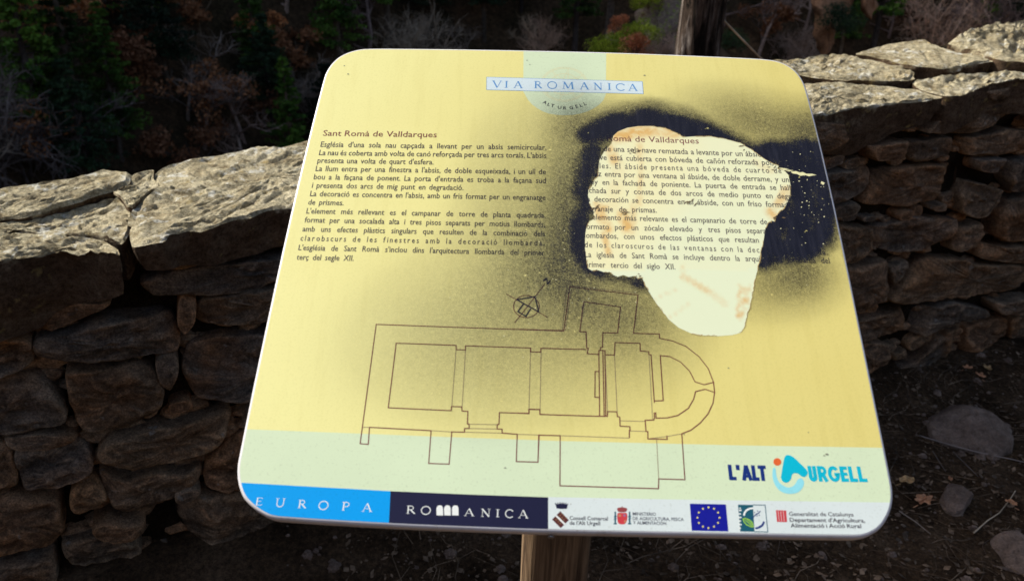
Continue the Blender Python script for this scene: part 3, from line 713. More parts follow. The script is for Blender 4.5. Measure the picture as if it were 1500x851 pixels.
# right column: its margins are straight lines on the panel
o5, s5 = (840, 170), 3.7
aL0 = pp(857.3, 390)[0]; aR = pp(1215.7, 385.5)[0]
def pxof(a, b):
    q = R.T @ (pw(a, b) - EYE); return CX + F_PX * q[0] / q[2], CY + F_PX * q[1] / q[2]
def L5(t, xa, ya, xb, yb, j=True, tr=False, xe=None):
    A = pp(o5[0] + xa / s5, o5[1] + ya / s5); B = pp(o5[0] + xb / s5, o5[1] + yb / s5); m = (B[1] - A[1]) / (B[0] - A[0])
    x0, y0 = pxof(aL0, A[1] + m * (aL0 - A[0])); x1, y1 = pxof(aR, A[1] + m * (aR - A[0]))
    if xe is not None: x1, y1 = o5[0] + xe / s5, o5[1] + yb / s5
    line(BR, t, x0, y0, x1, y1, 7.5 + .35 * (ya / 830), j, .007, tr)
line('spanish_heading', 'Sant Romà de Valldarques', 857.5, 205.8, 1023.8, 210.8, 8.8, True, .002)
L5("Iglesia de una sola nave rematada a levante por un ábside semicircular.", 225, 194, 1000, 222)
L5("La nave está cubierta con bóveda de cañón reforzada por tres arcos", 155, 239, 1080, 268)
L5("torales. El ábside presenta una bóveda de cuarto de esfera.", 135, 284, 1160, 313, True, True)
L5("La luz entra por una ventana al ábside, de doble derrame, y un ojo de", 140, 328, 1170, 360)
L5("buey en la fachada de poniente. La puerta de entrada se halla en la", 105, 372, 1170, 404)
L5("fachada sur y consta de dos arcos de medio punto en degradación.", 80, 417, 1165, 450)
L5("La decoración se concentra en el ábside, con un friso formado por un", 80, 464, 1150, 496)
L5("engranaje de prismas.", 100, 517, 452, 525, True, False, 452)
L5("El elemento más relevante es el campanario de torre de planta cuadrada,", 100, 562, 1045, 588)
L5("formato por un zócalo elevado y tres pisos separados por motivos", 75, 613, 1045, 638)
L5("lombardos, con unos efectos plásticos que resultan de la combinación", 72, 661, 1018, 688)
L5("de los claroscuros de las ventanas con la decoración lombarda.", 62, 711, 1015, 741, True, True)
L5("La iglesia de Sant Romà se incluye dentro la arquitectura lombarda del", 75, 765, 1390, 799)
L5("primer tercio del siglo XII.", 60, 818, 553, 832, True, False, 553)
# footer type
of, sfx = (800, 720), 5.77
def Lf(b, t, x0, y0, x1, y1, cap, bold): line(b, t, of[0] + x0 / sfx, of[1] + y0 / sfx, of[0] + x1 / sfx, of[1] + y1 / sfx, cap, True, bold)
Lf('council_lettering', 'Consell Comarcal', 198, 236, 522, 241, 5.8, .012); Lf('council_lettering', "de l'Alt Urgell", 198, 277, 456, 281, 5.8, .012)
Lf('ministry_lettering', 'MINISTERIO', 733, 198, 928, 202, 4.9, .006); Lf('ministry_lettering', 'DE AGRICULTURA, PESCA', 733, 237, 1163, 246, 4.9, .006); Lf('ministry_lettering', 'Y ALIMENTACIÓN', 735, 273, 1016, 279, 4.9, .006)
og = (1050, 650)
def Lg(b, t, x0, y0, x1, y1, cap, bold): line(b, t, og[0] + x0 / 5.77, og[1] + y0 / 5.77, og[0] + x1 / 5.77, og[1] + y1 / 5.77, cap, True, bold)
Lg('government_lettering', 'Generalitat de Catalunya', 612, 606, 1157, 611, 6.2, .006); Lg('government_lettering', "Departament d'Agricultura,", 618, 656, 1254, 662, 6.0, .014); Lg('government_lettering', 'Alimentació i Acció Rural', 625, 704, 1222, 709, 6.0, .014)
ARCT = [('A',797,152.5,-27),('L',803,155.6,-20),('T',808.8,157.4,-13),('U',819.4,160.2,-5),('R',827.5,161,1),('G',837,160.4,8),('E',845.5,158.6,14),('L',852,156.8,18),('L',858,154.6,22)]
ARCJ = [TY.add(c, .012) for c, *_ in ARCT]
TY.run()
CAP = .729
def blockmesh(names, h):
    out = {}
    for block, words, (x0, y0, x1, y1, cap), justify, track in LINES:
        if block not in out: out[block] = ([], [], [0])
        V, F, kk_ = out[block]
        A = pp(x0, y0); B = pp(x1, y1); D = B - A; L = np.linalg.norm(D); D /= L; mid = (A + B) / 2
        cy = (pp((x0 + x1) / 2, (y0 + y1) / 2 - cap) - mid)[1]; em = cy / CAP * (1.10 if block in (BL, BR) else 1)
        items = [(i, TY.res[i][2][1] - TY.res[i][2][0]) for t, i in words if i >= 0]; nsp = sum(1 for t, i in words if i < 0)
        ng = len(items) - 1; tot = sum(w_ for _, w_ in items) * em
        if track:
            sx = .74; unit = (L - tot * sx) / max(ng + nsp * 2.6, 1); x = 0; g = 0
            for j, (t, i) in enumerate(words):
                if i < 0: x += unit * 2.6; continue
                Vv, Ff, (mn, mx) = TY.res[i]; b = len(V)
                for p in Vv: q = A + D * (x + (p[0] - mn) * em * sx) + np.array([0, p[1] * em]); V.append(pw(q[0], q[1], h))
                F += [tuple(a + b for a in f) for f in Ff]; x += (mx - mn) * em * sx + unit
        else:
            sx = (L - ng * .235 * em) / tot if ng else L / tot
            if block not in (BL, BR) and ng: sx = (L - ng * .34 * em) / tot
            sx = min(sx, .79) if block in (BL, BR) else sx
            gap = (L - tot * sx) / max(ng, 1); x = 0
            for t, i in words:
                Vv, Ff, (mn, mx) = TY.res[i]; b = len(V)
                for p in Vv: q = A + D * (x + (p[0] - mn) * em * sx) + np.array([0, p[1] * em]); V.append(pw(q[0], q[1], h))
                F += [tuple(a + b for a in f) for f in Ff]; x += (mx - mn) * em * sx + gap
    return out
for nm, (V, F, _) in blockmesh(None, 6 * LY).items():
    mobj(nm, V, F, {'catalan_heading': BROWN, 'spanish_heading': BROWN, BL: INK_BODY, BR: INK_BODY, 'council_lettering': INK, 'ministry_lettering': NAVYB}.get(nm, INK), panel)
V = []; F = []
for (c, cx, cy, ang), j in zip(ARCT, ARCJ):
    Vv, Ff, (mn, mx) = TY.res[j]; a = math.radians(-ang); base = len(V); o = pp(cx, cy); em = .0072
    for p in Vv:
        x = (p[0] - (mn + mx) / 2) * em * .95; y = p[1] * em; x, y = x * math.cos(-a) - y * math.sin(-a), x * math.sin(-a) + y * math.cos(-a)
        V.append(pw(o[0] + x, o[1] + y, 6 * LY))
    F += [tuple(i + base for i in f) for f in Ff]
mobj('arc_lettering', V, F, INK, panel)

# --- big bold logo lettering
def bold_word(name, spec, mat):
    k = Ink(5 * LY); W_ = .24
    G = {'L': [([(.18, 0), (.18, 1)], W_), ([(.06, .11), (.95, .11)], .22)], "'": [([(.5, .66), (.5, 1)], W_)],
         'A': [([(.5, .98), (.16, 0)], W_), ([(.5, .98), (.86, 0)], W_), ([(.25, .27), (.75, .27)], .17)],
         'T': [([(.5, 0), (.5, 1)], W_), ([(.02, .89), (.98, .89)], .22)],
         'U': [([(.2, 1), (.2, .3)] + arc(.5, .3, .3, .19, 180, 360, 10) + [(.8, 1)], W_)],
         'R': [([(.2, 0), (.2, 1)], W_), ([(.2, .9), (.5, .9)] + arc(.52, .7, .28, .2, 90, -90, 8) + [(.2, .5)], .2), ([(.5, .5), (.86, 0)], W_)],
         'G': [(arc(.54, .5, .36, .4, 40, 350, 16) + [(.9, .46), (.58, .46)], .22)],
         'E': [([(.2, 0), (.2, 1)], W_), ([(.08, .89), (.92, .89)], .21), ([(.1, .5), (.86, .5)], .19), ([(.08, .11), (.92, .11)], .21)]}
    for ch, x0, x1, yt, yb in spec: k.glyph(G[ch], (og[0] + x0 / 5.77, og[1] + yb / 5.77, og[0] + x1 / 5.77, og[1] + (yb + 1) / 5.77, (yb - yt) / 5.77))
    return k.done(name, mat, panel)
bold_word('region_name_navy', [('L',110,172,175,305),("'",172,205,176,306),('A',217,302,178,308),('L',310,366,180,310),('T',358,430,181,311)], NAVY)
bold_word('region_name_cyan', [('U',788,852,186,316),('R',864,944,187,317),('G',948,1046,188,318),('E',1058,1124,189,319),('L',1132,1200,190,320),('L',1208,1280,191,320)], CYAN)
def cr(P, m=5):
    P = [np.array(p, float) for p in P]; n = len(P); out = []
    for i in range(n):
        a, b, c, d = P[i - 1], P[i], P[(i + 1) % n], P[(i + 2) % n]
        for j in range(m): t = j / m; out.append(.5 * (2 * b + (c - a) * t + (2 * a - 5 * b + 4 * c - d) * t * t + (3 * b - a - 3 * c + d) * t ** 3))
    return out
emb = Ink(5 * LY).px(cr([(600,93),(645,110),(700,160),(752,212),(768,245),(745,277),(715,272),(688,252),(655,246),(635,262),(625,298),(595,325),(560,318),(543,285),(550,230),(562,155),(575,108)]), og, 5.77).done('arrow_emblem', CYAN, panel)
Ink(5 * LY).px(cr([(474,212),(470,270),(487,335),(522,385),(570,413),(630,421),(690,405),(728,362),(736,318),(715,290),(685,300),(662,338),(635,360),(600,367),(560,350),(524,318),(504,270),(497,215),(486,198)]), og, 5.77).done('crescent_emblem', LCYAN, panel)
Ink(5 * LY).px([(511 + 33 * math.cos(a), 151 + 32 * math.sin(a)) for a in np.linspace(0, 6.283, 25)[:-1]], og, 5.77).done('orange_dot', ORANGE, panel)
# flag with twelve stars
ob, sb = (780, 640), 2.778
flag = Ink(5 * LY).px([(640,270),(787,273),(797,383),(648,380)], ob, sb).done('european_flag', EUB, panel)
k_ = Ink(6 * LY)
for i in range(12):
    a = i * math.pi / 6; cx, cy = 716 + 45 * math.sin(a), 327 - 42 * math.cos(a)
    k_.px([(cx + (5.6 if j % 2 == 0 else 2.6) * math.sin(j * math.pi / 5), cy - (5.6 if j % 2 == 0 else 2.6) * math.cos(j * math.pi / 5)) for j in range(10)], ob, sb)
k_.done('star', YEL, flag)
# square leaf logo
lg = Ink(5 * LY).px([(178,512),(305,514),(318,740),(198,738)], og, 5.77); lg.spx([(305,514),(408,516),(431,742),(318,740)], .0007, og, 5.77); lf = lg.done('leaf_logo', TEAL, panel)
k_ = Ink(6 * LY); k_.spx([(228,605),(235,580),(250,560),(275,546),(308,541)], .0016, og, 5.77)
for i in range(6): k_.spx([(195, 560 + i * 30), (195 + (8 if i % 2 else 14), 560 + i * 30)], .0012, og, 5.77); k_.spx([(190, 552 + i * 30), (191, 566 + i * 30)], .0008, og, 5.77)
k_.spx([(188, 542), (204, 542)], .0006, og, 5.77); k_.spx([(196, 535), (196, 549)], .0006, og, 5.77); k_.done('logo_white_marks', WHITE, lf)
k_ = Ink(6 * LY); k_.spx([(222,632),(240,628),(275,640),(300,665),(308,698),(285,698),(250,680),(228,655)], .0009, og, 5.77, closed=True); k_.spx([(235,640),(262,660),(295,690)], .0008, og, 5.77); k_.spx([(250,632),(300,680)], .0006, og, 5.77); k_.done('leaf_outline', LEAFG, lf)
k_ = Ink(6.5 * LY); k_.spx([(325,712),(355,705),(385,685),(400,655)], .0016, og, 5.77); k_.spx([(290,630),(330,598),(365,570)], .0006, og, 5.77)
for x, y in ((318,578),(332,590),(345,566),(352,585),(366,568),(340,606),(358,602),(322,600)): k_.px([(x + 5 * math.cos(a), y + 5 * math.sin(a)) for a in np.linspace(0, 6.283, 8)[:-1]], og, 5.77)
k_.done('logo_dark_marks', NAVY, lf)
# red bars
k_ = Ink(5 * LY)
for i in range(4): k_.spx([(508 + i * 21, 562), (512 + i * 6 + i * 15, 610), (518 + i * 21, 654)], .0018, og, 5.77)
k_.spx([(503, 561), (583, 564), (590, 656), (511, 654)], .0006, og, 5.77, closed=True); k_.done('red_bars_emblem', RED, panel)
# county crest: crown over a lozenge
k_ = Ink(5 * LY); k_.px([(88,140),(83,118),(74,98),(80,92),(90,108),(93,88),(104,106),(108,86),(116,104),(122,84),(132,104),(138,85),(146,104),(152,87),(160,106),(170,88),(172,108),(187,96),(180,120),(176,142),(132,144)], of, sfx); crown_ = k_.done('crest_crown', NAVYB, panel)
loz = Ink(5 * LY).px([(120,163),(192,238),(124,306),(50,234)], of, sfx).done('crest_lozenge', flat('dark_maroon_ink', (.10, .02, .02)), panel)
k_ = Ink(6 * LY); k_.spx([(84,201),(158,273)], .0016, of, sfx); k_.done('crest_band', WHITE, loz)
k_ = Ink(6 * LY)
for i in range(5):
    for j in (-1, 1):
        for m_ in (0, 1):
            x, y = 80 + i * 17 + j * (16 + 15 * m_) + 4, 200 + i * 17 - j * (16 + 15 * m_) + 1
            if abs(x - 121) + abs(y - 235) < 60: k_.px([(x - 4, y), (x, y - 4), (x + 4, y), (x, y + 4)], of, sfx)
k_.done('crest_checks', flat('crest_ochre_ink', (.55, .42, .12)), loz)
# ministry crest
sh = Ink(5 * LY).px(cr([(604,182),(642,178),(682,182),(684,235),(668,268),(642,274),(614,268),(603,240)], 3), of, sfx).done('crest_shield', RED, panel)
k_ = Ink(5 * LY); k_.px(cr([(600,140),(615,134),(641,130),(668,134),(685,142),(676,166),(642,172),(608,166)], 3), of, sfx); k_.spx([(642, 122), (642, 134)], .0008, of, sfx); k_.done('crest_crown', flat('crest_crown_ink', (.30, .06, .06)), panel)
k_ = Ink(5 * LY)
for x in (584, 705):
    k_.px([(x - 7, 168), (x + 7, 168), (x + 7, 178), (x - 7, 178)], of, sfx); k_.spx([(x, 178), (x, 262)], .0013, of, sfx); k_.px([(x - 13, 262), (x + 13, 262), (x + 13, 274), (x - 13, 274)], of, sfx); k_.spx([(x - 13, 212), (x + 10, 205), (x - 8, 232), (x + 13, 224)], .0008, of, sfx)
k_.done('crest_pillars', TEAL, panel)
k_ = Ink(6 * LY); k_.px([(612,190),(632,190),(632,210),(612,210)], of, sfx); k_.px([(660,240),(678,240),(672,258),(660,262)], of, sfx); k_.done('shield_quarters', flat('crest_gold_ink', (.55, .25, .12)), sh)
k_ = Ink(6.2 * LY); k_.px([(652,188),(672,190),(670,210),(652,208)], of, sfx); k_.done('shield_lion', flat('crest_violet_ink', (.35, .16, .30)), sh)

# --- the church plan
o6, s6, o7, s7 = (500, 400), 2.8375, (760, 400), 2.578
plan = Ink(5 * LY); WL = .00095; WT = .00055
p6 = lambda L: plan.spx(L, WL, o6, s6); p7 = lambda L: plan.spx(L, WL, o7, s7)
p6([(117,640),(112,711),(78,708),(145,213),(500,226),(908,240),(926,240)]); p6([(117,640),(373,654),(363,790),(448,793),(459,659),(512,660),(512,645),(531,645),(531,627),(524,626),(526,574),(502,573),(500,555),(458,554),(457,571),(195,559),(228,291),(477,300),(477,318),(516,319),(516,302),(786,311),(786,327),(829,328),(830,312),(908,314)])
p6([(914,590),(825,586),(825,566),(780,565),(780,582),(657,579),(655,628),(648,629),(647,647),(668,648),(668,664),(731,669),(727,782),(817,785),(822,672),(868,674)])
p7([(0,212),(170,217),(192,52),(450,83),(433,227),(531,230),(531,246),(580,256),(630,276),(680,315),(715,360),(735,412),(700,421),(665,410),(645,370),(610,335),(570,315),(534,311),(545,481),(511,482),(512,489)])
p7([(735,412),(739,450),(703,438),(667,447),(660,475),(640,510),(600,537),(560,546),(518,547),(517,527),(511,528),(512,547),(509,554),(477,555),(480,597),(487,598),(487,625),(560,627),(559,613)])
p7([(739,450),(733,490),(715,530),(685,565),(650,592),(615,606),(627,779),(528,776),(527,813),(155,802),(156,613),(75,611),(72,713),(0,711)])
p7([(245,108),(384,128),(373,226),(317,225),(316,280),(308,281),(308,290)]); p7([(245,108),(230,221),(254,222),(256,282),(262,283),(258,304),(302,307)]); p7([(45,282),(45,297),(83,298),(83,284),(256,288)])
p7([(302,291),(325,292),(328,540),(305,540),(302,291)]); p7([(317,291),(322,540)]); p7([(302,371),(288,371),(287,468),(304,469)])
p7([(325,292),(325,308),(361,309),(363,262),(458,265),(458,294),(490,296),(491,307),(499,308),(511,482)])
p7([(417,622),(417,594),(420,594),(419,579),(382,577),(381,543),(372,541),(370,523),(335,522),(334,540),(300,540),(80,533),(79,515),(38,514),(38,530),(0,528)])
plan.done('church_plan', BROWN, panel)
th = Ink(4.4 * LY); q6 = lambda *L: th.spx(L, WT, o6, s6); q7 = lambda *L: th.spx(L, WT, o7, s7)
q6((477,318),(459,554)); q6((516,319),(502,555)); q6((786,328),(780,565)); q6((830,328),(826,566)); q6((532,627),(648,629)); q6((531,645),(647,647)); q6((512,660),(668,664)); q6((88,640),(117,640)); q6((373,654),(459,659)); q6((731,669),(822,672))
q7((325,308),(335,522)); q7((361,309),(371,523)); q7((491,307),(505,553)); q7((384,557),(476,559)); q7((156,613),(415,622)); q7((520,624),(528,776)); q7((420,595),(477,597)); q7((560,616),(615,606)); q7((176,217),(198,60)); q7((164,217),(182,45),(450,76)); q7((487,625),(560,616))
th.done('church_plan_fine_lines', THIN, panel)
oc, scp = (700, 400), 8.333
cp = Ink(5 * LY); cp.spx([(592 + 157 * math.cos(a), 408 + 135 * math.sin(a)) for a in np.linspace(0, 6.283, 41)[:-1]], .0008, oc, scp, closed=True)
cp.spx([(345,255),(850,540)], .0008, oc, scp); cp.spx([(450,605),(640,363),(818,132)], .0008, oc, scp)
cp.done('compass_rose', BROWN, panel); cp = Ink(6 * LY); cp.spx([(475,325),(697,287),(740,472),(475,325)], .0015, oc, scp); cp.spx([(555,378),(488,470),(585,527),(645,435)], .0015, oc, scp); cp.spx([(795,98),(842,64)], .0017, oc, scp); cp.spx([(842,64),(845,138)], .0009, oc, scp); cp.spx([(845,138),(885,92)], .0017, oc, scp)
cp.done('compass_marks', INK, panel)

# --- bare patch in the shape the tape left, and the black spray round it
PATCH_PX = [(215,108),(240,85),(290,65),(350,56),(420,55),(500,68),(560,95),(600,115),(660,111),(740,111),(820,125),(900,145),(960,180),(1010,215),(1060,250),(1112,270),(1105,285),(1140,295),(1165,320),(1177,380),(1172,440),(1150,490),(1112,528),(1095,545),(1090,572),(1076,570),(1055,578),(1040,610),(1030,680),(1015,740),(1000,800),
 (1000,830),(1000,850),(988,875),(985,885),(985,880)]
PATCH_PX = [(x, y) for x, y in PATCH_PX[:30]] + [(x, y + 407) for x, y in [(997,430),(985,475),(975,540),(962,600),(942,680),(925,740),(905,768),(860,780),(780,786),(700,782),(640,772),(570,740),(510,690),(450,610),(405,540),(380,490),(372,470),(350,476),(330,460),(300,466),(270,455),(240,465),(215,455),(200,440),(165,440),(130,428),(100,432),(80,420)]] + [(70,780),(62,720),(62,650),(70,600),(85,572),(108,560),(112,545),(102,500),(85,474),(78,430),(80,402),(100,380),(108,350),(130,332),(136,285),(140,240),(165,195),(205,152)]
PATCH = np.array([pp(o5[0] + x / s5, o5[1] + y / s5) for x, y in PATCH_PX])
PXR = [pxof(*p) for p in PATCH]
def cdt_sheet(polys, step, keep, bounds):
    pts = []; edges = []
    for P in polys:
        b = len(pts); pts += [Vector((float(p[0]), float(p[1]))) for p in P]; edges += [(b + i, b + (i + 1) % len(P)) for i in range(len(P))]
    (x0, y0), (x1, y1) = bounds
    for i in range(int((x1 - x0) / step) + 1):
        for j in range(int((y1 - y0) / step) + 1):
            x, y = x0 + i * step + (step / 2 if j % 2 else 0), y0 + j * step
            if keep(x, y): pts.append(Vector((x, y)))
    vs, es, fs, *_ = delaunay_2d_cdt(pts, edges, [], 0, 1e-7)
    vs = [(v[0], v[1]) for v in vs]; F = []
    for f in fs:
        cx = sum(vs[i][0] for i in f) / len(f); cy = sum(vs[i][1] for i in f) / len(f)
        if keep(cx, cy): F.append(tuple(f))
    return vs, up(F, vs)
lo, hi = PATCH.min(0), PATCH.max(0)
Pl = [tuple(p) for p in PATCH]
vs, fs = cdt_sheet([Pl], .004, lambda x, y: inpoly(Pl, x, y), (lo, hi))
def segd(px_, a, b):
    a = np.array(a, float); b = np.array(b, float); d = b - a; t = np.clip(((px_ - a) @ d) / (d @ d), 0, 1)[:, None]; return np.linalg.norm(px_ - (a + t * d), axis=1)
P2 = np.array([pxof(*p) for p in vs])
stain = np.zeros(len(vs))
for a, b, r, k in (((905,200),(950,191),9,.95),((950,191),(990,196),7,.8),((893,215),(900,235),7,.7),((935,200),(938,230),5,.45),((940,240),(936,300),3.5,.45),((928,300),(927,340),4.5,.4),((878,310),(890,335),7,.95),((912,316),(920,335),8,.9),((885,345),(892,372),4,.75),((1140,300),(1152,280),7,.7),((1128,310),(1136,318),6,.8),((872,300),(886,304),4,.8),((1105,238),(1130,250),5,.25),((1000,405),(1040,428),4,.55),((1040,428),(1062,445),4,.35),((1000,390),(1001,405),2.5,.5),((995,422),(950,442),1.5,.25),((1010,445),(980,465),1.5,.25),((1085,420),(1080,462),2.5,.75),((1092,425),(1086,470),2,.8),((1098,415),(1094,455),1.5,.6),((905,245),(898,300),10,.15)):
    stain = np.maximum(stain, k * np.clip(1.5 - segd(P2, a, b) / r, 0, 1))
green = np.clip((segd(P2, (960, 235), (870, 380)) - 25) / 60, 0, 1) * np.clip(1.2 - np.clip((340 - P2[:, 1]) / 60, 0, 1) * .5, 0, 1)
green = np.where(P2[:, 1] > 395 , 1.0, green * .75)
k = NT('bare_patch_print', .42, .4); v_ = k.coord('Object')
as_ = k.n('ShaderNodeAttribute', attribute_name='stain'); ag = k.n('ShaderNodeAttribute', attribute_name='green')
nn = k.noise(v_, 70, 5, .65, .5); fine = k.noise(v_, 600, 2)
basec = k.mix(ag.outputs['Fac'], (.88, .84, .50), (.80, .86, .60))
sf_ = k.math('MULTIPLY', as_.outputs['Fac'], k.ramp(nn, [(.30, (.25,) * 3), (.55, (1.0,) * 3)]), True)
basec = k.mix(sf_, basec, (.74, .44, .13))
dirt = k.ramp(k.noise(v_, 38, 6, .75, 1.0), [(.705, (0, 0, 0)), (.74, (.5, .5, .5))])
k.col(k.mix(dirt, basec, (.30, .20, .09)))
patch = mobj('bare_patch', [pw(x, y, 4.2 * LY) for x, y in vs], fs, k.m, panel, attrs={'stain': stain, 'green': green})
# black spray, everywhere on the face except the patch
FP = [tuple(p) for p in offset_poly(OUT, -.0008 * sgn)]
lo, hi = np.array(FP).min(0), np.array(FP).max(0)
ymin = pp(900, 640)[1]
vs, fs = cdt_sheet([FP, Pl], .0065, lambda x, y: inpoly(FP, x, y) and not inpoly(Pl, x, y), (lo, hi))
P2 = np.array([pxof(*p) for p in vs]); den = np.zeros(len(vs))
def gauss(cx, cy, sx, sy, k, rot=0):
    dx, dy = P2[:, 0] - cx, P2[:, 1] - cy; c, s_ = math.cos(rot), math.sin(rot); u, w_ = dx * c + dy * s_, -dx * s_ + dy * c
    return k * np.exp(-.5 * ((u / sx) ** 2 + (w_ / sy) ** 2))
mist = gauss(838, 290, 30, 85, .44) + gauss(822, 395, 60, 50, .27) + gauss(720, 460, 120, 75, .19) + gauss(740, 540, 170, 70, .13) + gauss(885, 182, 50, 24, .36, .1) + gauss(760, 290, 60, 95, .20) + gauss(1135, 412, 60, 34, .32) + gauss(1180, 396, 30, 26, .28) + gauss(1110, 180, 70, 28, .42, .25) + gauss(1190, 190, 26, 26, .35) + gauss(930, 460, 60, 50, .35)
mist = np.minimum(mist, .62); jit = np.array([noise.noise(Vector((x * 40, y * 40, 0))) for x, y in vs])
def stroke(L, r, soft):
    d = np.min([segd(P2, L[i], L[i + 1]) for i in range(len(L) - 1)], axis=0) if len(L) > 1 else None
    return np.clip(1 - (d - r) / soft, 0, 1)
core = np.maximum.reduce([
    stroke([(862,200),(900,182),(950,176),(990,182),(1020,196)], 3, 36),
    stroke([(872,205),(862,240),(856,290),(850,340),(852,375)], 0, 52) * .80,
    stroke([(846,375),(860,392),(900,405),(930,412),(946,418)], 0, 26) * .78,
    stroke([(1100,232),(1140,224),(1185,222),(1204,228)], 4, 32),
    stroke([(1150,240),(1198,250),(1208,300),(1204,345)], 3, 36),
    stroke([(1165,250),(1180,300),(1165,350),(1186,352)], 6, 38),
    stroke([(1140,300),(1132,340),(1120,372),(1150,366),(1188,360)], 6, 34),
    stroke([(1000,180),(1060,205),(1110,235)], 0, 34)])
den = np.clip(np.maximum(mist, core * 1.22 * (1 + .35 * jit) - .05), 0, 1.25)
k = NT('black_spray_paint', .38, .45); v_ = k.coord('Object'); ad = k.n('ShaderNodeAttribute', attribute_name='spray')
n1 = k.noise(v_, 1000, 3, .75); n2 = k.noise(v_, 260, 2, .6); n3 = k.noise(v_, 230, 1, .5)
thr = k.math('MULTIPLY_ADD', n1, 2.3); k.t.nodes[-1].inputs[2].default_value = -.65
n_ = k.t.nodes[-1]
d_ = ad.outputs['Fac']
spk = k.math('ADD', k.math('MULTIPLY', k.ramp(n1, [(.30, (0, 0, 0)), (.70, (1, 1, 1))]), 1.0), k.math('MULTIPLY', k.math('SUBTRACT', n2, .5), .5))
al = k.math('ADD', k.math('MULTIPLY', d_, k.math('ADD', k.math('MULTIPLY', spk, 1.5), .30)), k.math('MULTIPLY', k.math('SUBTRACT', d_, .68, True), k.math('ADD', k.math('MULTIPLY', spk, 1.5), .35)), True)
drop = k.ramp(n3, [(.20, (0, 0, 0)), (.235, (1, 1, 1))])
lowd = k.ramp(ad.outputs['Fac'], [(.015, (0, 0, 0)), (.08, (1, 1, 1))])
al = k.math('MULTIPLY', k.math('MULTIPLY', al, drop), lowd)
al = k.math('MULTIPLY', al, .985)
streak = k.ramp(k.noise(k.coord('Object', (30, 3, 3)), 9, 3), [(.45, (.007, .007, .015)), (.7, (.017, .017, .028))])
k.col(streak); k.l(al, k.b.inputs['Alpha'])
spray = mobj('black_spray', [pw(x, y, 9 * LY) for x, y in vs], fs, k.m, panel, attrs={'spray': den})
# torn, browned edge round the bare patch
k_ = Ink(10 * LY); i = 0; nP_ = len(PATCH)
while i < nP_ - 3:
    if random.random() < .45:
        L_ = [PATCH[i] * (1 - t) + PATCH[i + 1] * t + np.array([random.gauss(0, .0005), random.gauss(0, .0005)]) for t in np.linspace(0, 1, 6)]
        k_.strip(L_, random.uniform(.0003, .0010))
    i += 1
tag(k_.done('torn_edge', flat('torn_edge_brown', (.50, .36, .14)), panel), kind='stuff')
# scratches and flecks in the paint
FLECK = flat('bared_yellow_fleck', (.84, .80, .45)); k_ = Ink(11 * LY)
k_.px([(1158,252),(1166,251),(1171,253),(1176,252.5),(1181,255),(1189,255),(1196,256.8),(1190,257.6),(1185,258.8),(1180,257),(1172,258),(1168,255.5),(1161,254.5)]); k_.px([(1150,251),(1157,249.5),(1163,250),(1156,251.5)])
k_.px([(1140,246),(1150,247),(1157,249),(1148,250)]); k_.px([(1203,266),(1208,268),(1206,271.5),(1202,269)])
for _ in range(130):
    cx, cy = (random.gauss(1180, 26), random.gauss(300, 45)) if random.random() < .55 else (random.gauss(800, 60), random.gauss(410, 60))
    if inpoly(PXR, cx, cy) or not inpoly([pxof(*p) for p in FP], cx, cy): continue
    r = random.choice((.35, .45, .6, .9)); a = random.uniform(0, 3)
    k_.px([(cx + r * random.uniform(.6, 1.7) * math.cos(a + j), cy + r * random.uniform(.5, 1.2) * math.sin(a + j)) for j in (0, 1.2, 2.5, 3.8, 5.0)])
tag(k_.done('paint_flecks', FLECK, spray), kind='stuff')
k_ = Ink(11 * LY)
for cx, cy, n_ in ((929, 222, 5), (918, 312, 6), (1008, 297, 8), (1087, 215, 2), (876, 305, 5), (1134, 319, 5), (934, 405, 5), (1127, 245, 4), (870, 398, 4)):
  for _ in range(n_):
    x_, y_ = cx + random.gauss(0, 5), cy + random.gauss(0, 2); a_ = random.uniform(-.9, .3); l_ = random.uniform(1.2, 5); w_ = random.uniform(.4, 1.0)
    L = [(x_ + l_ * u * math.cos(a_) - w_ * v * math.sin(a_), y_ + l_ * u * math.sin(a_) + w_ * v * math.cos(a_)) for u, v in ((-1, 0), (-.3, -1), (.4, -.6), (1, .2), (.2, .9), (-.5, .7))]
    k_.px([(x, y) for x, y in L])
tag(k_.done('dirt_flecks', flat('dirt_fleck', (.16, .11, .05)), panel), kind='stuff')
k_ = Ink(11 * LY)
for cx, cy, r in ((504.5,97,1.0),(510,109,1.2),(772,89,.9),(776,95,.8),(944,111,1.3),(1211,665,2),(1207,667,1.2),(1067,539,1.1),(740,685,1.4),(1184,633,.9),(836,738,.8),(1002,636,.9),(640,770,.7)):
    k_.px([(cx + r * math.cos(a) * 1.3, cy + r * .6 * math.sin(a)) for a in (0, 1, 2, 3, 4, 5)])
tag(k_.done('dirt_specks', flat('grey_speck', (.25, .25, .18)), panel), kind='stuff')

# --- post, bracket, screws
WOOD = NT('weathered_pine_post', .75, .25); v_ = WOOD.coord('Object', (1, 1, .07)); a_ = WOOD.noise(v_, 55, 6, .65, 1.2); b_ = WOOD.noise(WOOD.coord('Object', (1, 1, .02)), 160, 4, .7)
WOOD.col(WOOD.mix(.7, WOOD.ramp(a_, [(.34, (.05, .03, .018)), (.5, (.155, .10, .058)), (.66, (.27, .185, .11))]), WOOD.ramp(b_, [(.3, (.4, .35, .3)), (.55, (1, 1, 1))]), 'MULTIPLY'))
WOOD.bump(a_, .6, .004); WOOD = WOOD.m
pc = at(812, 815, 1.085); bx, by = pc[0], pc[1]; print('POST', pc)
V = []; F = []; nn_ = 28; rad = .047
def ptop(x, y): # height of panel's underside over (x,y)
    return (PN @ (PO - .024 * PN) - PN[0] * x - PN[1] * y) / PN[2]
levels = [0, .02, .06, .2, .4, .6, .7, .8, .85, .9, .95, 1.0]
